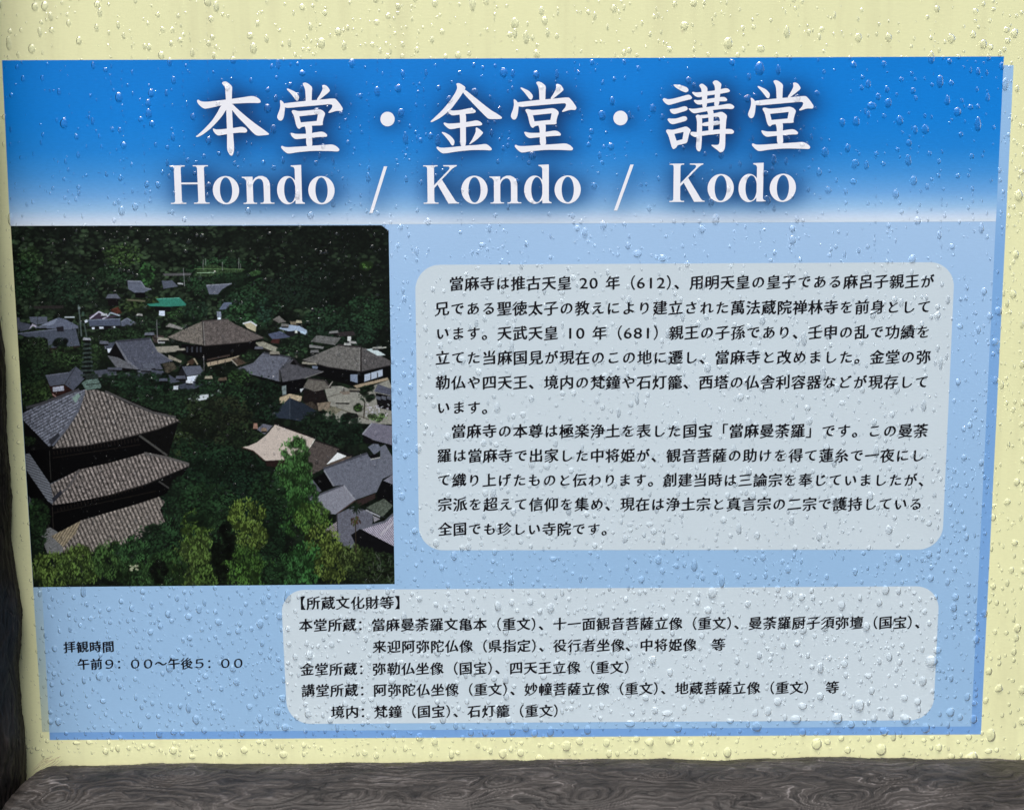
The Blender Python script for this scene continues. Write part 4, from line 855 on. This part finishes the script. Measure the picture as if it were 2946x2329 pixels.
add_list([(800,922,50,50),(885,945,45,50),(1630,972,60,65),(1270,1015,50,60),(1400,865,45,60),(1540,890,45,65),(1450,900,40,50),(1325,885,40,60),(1170,895,40,50),(1090,895,40,45),(1990,845,60,45),(1750,880,45,60),(720,985,30,45),(875,855,40,45),(620,850,30,40),(932,820,40,60),(2100,945,55,55),(2140,990,45,55),(1705,945,45,50),(1370,1010,45,50),(980,1020,35,55),(1545,968,40,40),(40,865,45,45),(30,1020,50,45),(155,885,25,35),(555,1025,35,45),(660,990,25,40),(1475,1040,50,45),(1685,1015,50,45),(1870,1015,40,50),(2025,930,45,40),(1200,1000,30,40),(1130,965,30,45),(1005,855,35,50),(490,1010,35,40),(145,965,35,35),(600,985,20,35),(1425,155,40,40),(1320,160,35,45),(1480,210,35,40),(960,65,30,40),(800,140,35,40),(945,195,35,45),(1790,360,30,40),(1220,590,40,40),(1500,580,40,40),(1290,690,40,50),(1830,745,35,45)], 800, 1650, .509)
add_list([(990,990,45,65),(871,940,35,50),(935,360,40,42),(1480,355,40,42),(1635,165,35,55),(1160,200,30,45),(1100,150,30,45),(1630,430,35,45),(1550,825,40,42),(640,790,40,35),(385,740,30,45),(845,765,28,45),(1325,800,35,35),(1770,955,55,50),(1625,965,30,55),(1270,970,40,45),(1385,885,35,40),(475,1050,50,25),(1365,1110,45,50),(1760,1130,60,45),(1195,1135,45,35),(1790,340,35,40),(390,670,30,40),(622,230,25,35),(1340,235,30,35),(945,1062,50,35),(1890,1060,40,40),(1120,820,30,40),(675,650,28,40),(930,245,28,35),(735,485,20,35),(1375,712,32,36),(370,355,22,34),(280,380,20,45),(555,1045,50,25),(232,1085,35,30)], 0, 1650, .4627)
add_list([(925,708,40,60),(945,770,40,40),(1080,500,30,50),(1055,385,35,50),(1575,300,45,60),(1345,40,35,70),(367,573,22,48),(620,80,28,50),(655,435,30,30),(1880,455,40,35),(1715,612,30,45),(580,408,25,45),(315,105,30,50),(320,188,32,36),(425,145,26,40),(490,255,35,50),(1010,185,30,40),(1195,328,28,50),(1800,270,24,50),(1600,145,30,34),(1320,232,30,30),(1330,345,26,40),(1875,552,22,42),(2140,285,30,54),(2020,80,32,40),(263,487,24,40),(1410,545,36,40),(1140,215,20,24),(1035,580,22,45),(745,810,26,38)], 0, 0, .4627)
add_list([(1065,140,40,55),(1777,95,28,50),(1465,360,30,40),(1885,320,32,38),(1508,540,22,40),(1970,370,30,60),(935,35,38,45),(1070,58,32,30),(1530,295,40,30),(1515,205,25,35),(2140,665,38,45),(225,165,16,42),(770,190,26,30),(1455,125,24,28),(1580,122,22,26),(2010,260,20,36),(1843,272,26,38),(1600,12,28,34),(1860,15,36,36),(1220,765,20,34),(1720,770,30,34),(1985,800,24,44),(1810,830,22,36),(1710,395,22,36),(1455,608,28,26)], 1446, 100, .694)
add_list([(1060,1095,55,38),(430,1020,40,48),(1320,635,38,42),(1945,790,40,60),(1590,860,50,30),(1725,858,55,40),(330,250,55,50),(1820,970,34,70),(335,655,38,38),(1910,1145,48,42),(565,990,30,45),(1215,960,35,40)], 1150, 1150, .4165)
add_list([(1390,105,50,55),(1665,18,42,40),(1985,465,60,60),(1925,500,45,50),(2085,350,50,60),(1720,572,42,38),(1705,955,44,50),(665,1135,50,45),(1585,830,32,90),(1045,1010,42,48),(905,1100,50,36),(1250,1180,40,50),(1035,680,40,40),(1635,390,34,70),(2150,1100,40,50)], 2046, 700, .4165)
add_list([(1640,70,60,50),(1815,100,50,48),(1610,115,44,40),(1955,500,36,80),(1200,1030,44,44),(1125,1035,42,40),(1640,1070,36,85),(1120,335,44,40),(30,385,34,52),(570,8,50,30),(85,745,26,50)], 1150, 700, .4165)
NL = len(drops)
def zone(x, y):
    """which printed area a drop clings to, and the local rain density / size there"""
    lx = 6+(y-174)*.0603; rx = 2890-(y-163)*.0485
    if y > 2119: return 'bottom', 1.6, 1.2
    if y < 168: return 'top', .26, 1.12
    if x > rx+8: return 'right', .55, 1.0
    if x < lx-4: return 'left', .45, .55
    if y < 643: return 'band', .22, 1.08
    if x < 1120+(y-650)*.017 and y < 1684: return 'photo', .55, .72
    if 808 < x < 2700 and 1690 < y < 2078: return 'lower', 1.2, 1.22
    if 1200 < x < 2730 and 758 < y < 1581: return 'upper', .30+.55*(y-758)/820, 1.08
    return 'ground', .26+.95*max(0, (y-700))/1400, 1.0+.1*(y > 1600)
r = random.Random(5)
cellmap = {}
def put(x, y, w, h):
    for i in (-1, 0, 1):
        for j in (-1, 0, 1):
            for (a, b, c, d) in cellmap.get((int(x//60)+i, int(y//60)+j), ()):
                if abs(a-x) < (c+w)*.52 and abs(b-y) < (d+h)*.52: return False
    cellmap.setdefault((int(x//60), int(y//60)), []).append((x, y, w, h)); return True
drops = [d for d in drops if put(*d)]
n_try = 0
while n_try < 23000:
    n_try += 1
    x, y = r.uniform(-30, 3060), r.uniform(-60, 2190)
    z, den, sz = zone(x, y)
    if r.random() > den*(.8+.5*math.sin(x*.011+2*math.sin(y*.006))**2): continue
    k = r.random()
    w = sz*(r.uniform(3.5, 8) if k < .60 else r.uniform(8, 13) if k < .88 else r.uniform(13, 21))
    asp = r.uniform(.95, 1.35) if r.random() < .82 else r.uniform(1.35, 2.0)
    if z in ('bottom', 'lower'): asp = min(asp, 1.5)
    if y < 1100 and r.random() < .35: asp *= r.uniform(1.0, 1.25)
    h = w*asp; w = w*(.92 if asp > 1.4 else 1)
    if y+h*.5 > 2178 or x-w < -30: continue
    if put(x, y, w, h): drops.append((x, y, w, h))
# broken rivulets: short dashes strung down one line, mostly over the title band
for k in range(46):
    x = r.uniform(60, 2860); y = r.uniform(-20, 700) if k < 34 else r.uniform(700, 1500); L = r.uniform(90, 420)
    y1 = y+L
    while y < y1:
        h = r.uniform(5, 15); w = r.uniform(2.6, 5.0)
        xx = x+r.uniform(-2, 2)+(y-300)*(-.00002)*(x-1473)
        if put(xx, y, w, h): drops.append((xx, y, w, h))
        y += h+r.uniform(3, 26)
MM = 0.6/2882
drops.sort(key=lambda d: -d[2]*d[3])
ZN = {'bottom': ('the cream strip above the log beam', 'raindrops on the lower cream strip'), 'top': ('the cream margin above the blue title band', 'raindrops on the top cream margin'),
      'right': ('the cream margin at the right of the board', 'raindrops on the right cream margin'), 'left': ('the narrow cream margin beside the dark post', 'raindrops on the left cream margin'),
      'band': ('the blue title band', 'raindrops on the title band'), 'photo': ('the printed temple photo', 'raindrops on the printed photo'),
      'lower': ('the lower grey-white text panel', 'raindrops on the lower text panel'), 'upper': ('the large upper grey-white text panel', 'raindrops on the upper text panel'),
      'ground': ('the pale blue ground of the board', 'raindrops on the pale blue ground')}
SV, SF = [], []
def place(sx, sy):
    x, z = at(sx, sy); return x, z
for i, (sx, sy, w, h) in enumerate(drops):
    x, z = place(sx, sy)
    if i < 300:
        V, F = drop_mesh(w*MM/2, h*MM/2*1.02, 9, 28, r, FLAT.get(zone(sx, sy)[0], 1.0))
        o = mesh_obj('raindrop', V, F, M_WATER, None, True); o.location = (x, DBASE, z)
        zn, grp = ZN[zone(sx, sy)[0]]
        shp = 'long running' if h > 1.55*w else 'large round' if w*h > 700 else 'plump'
        tag(o, f'{shp} clear raindrop clinging to {zn}', 'raindrop', group=f'{shp} {grp}')
    else:
        V, F = drop_mesh(w*MM/2, h*MM/2, 5, 14, r, FLAT.get(zone(sx, sy)[0], 1.0)); b = len(SV)
        SV += [(x+a, DBASE+c, z+d) for a, c, d in V]; SF += [tuple(b+q for q in f) for f in F]
fine = mesh_obj('fine_raindrops', SV, SF, M_WATER, None, True)
tag(fine, 'countless fine raindrops and broken trickles beading the whole board', 'raindrops', kind='stuff')
print('drops', len(drops), NL)
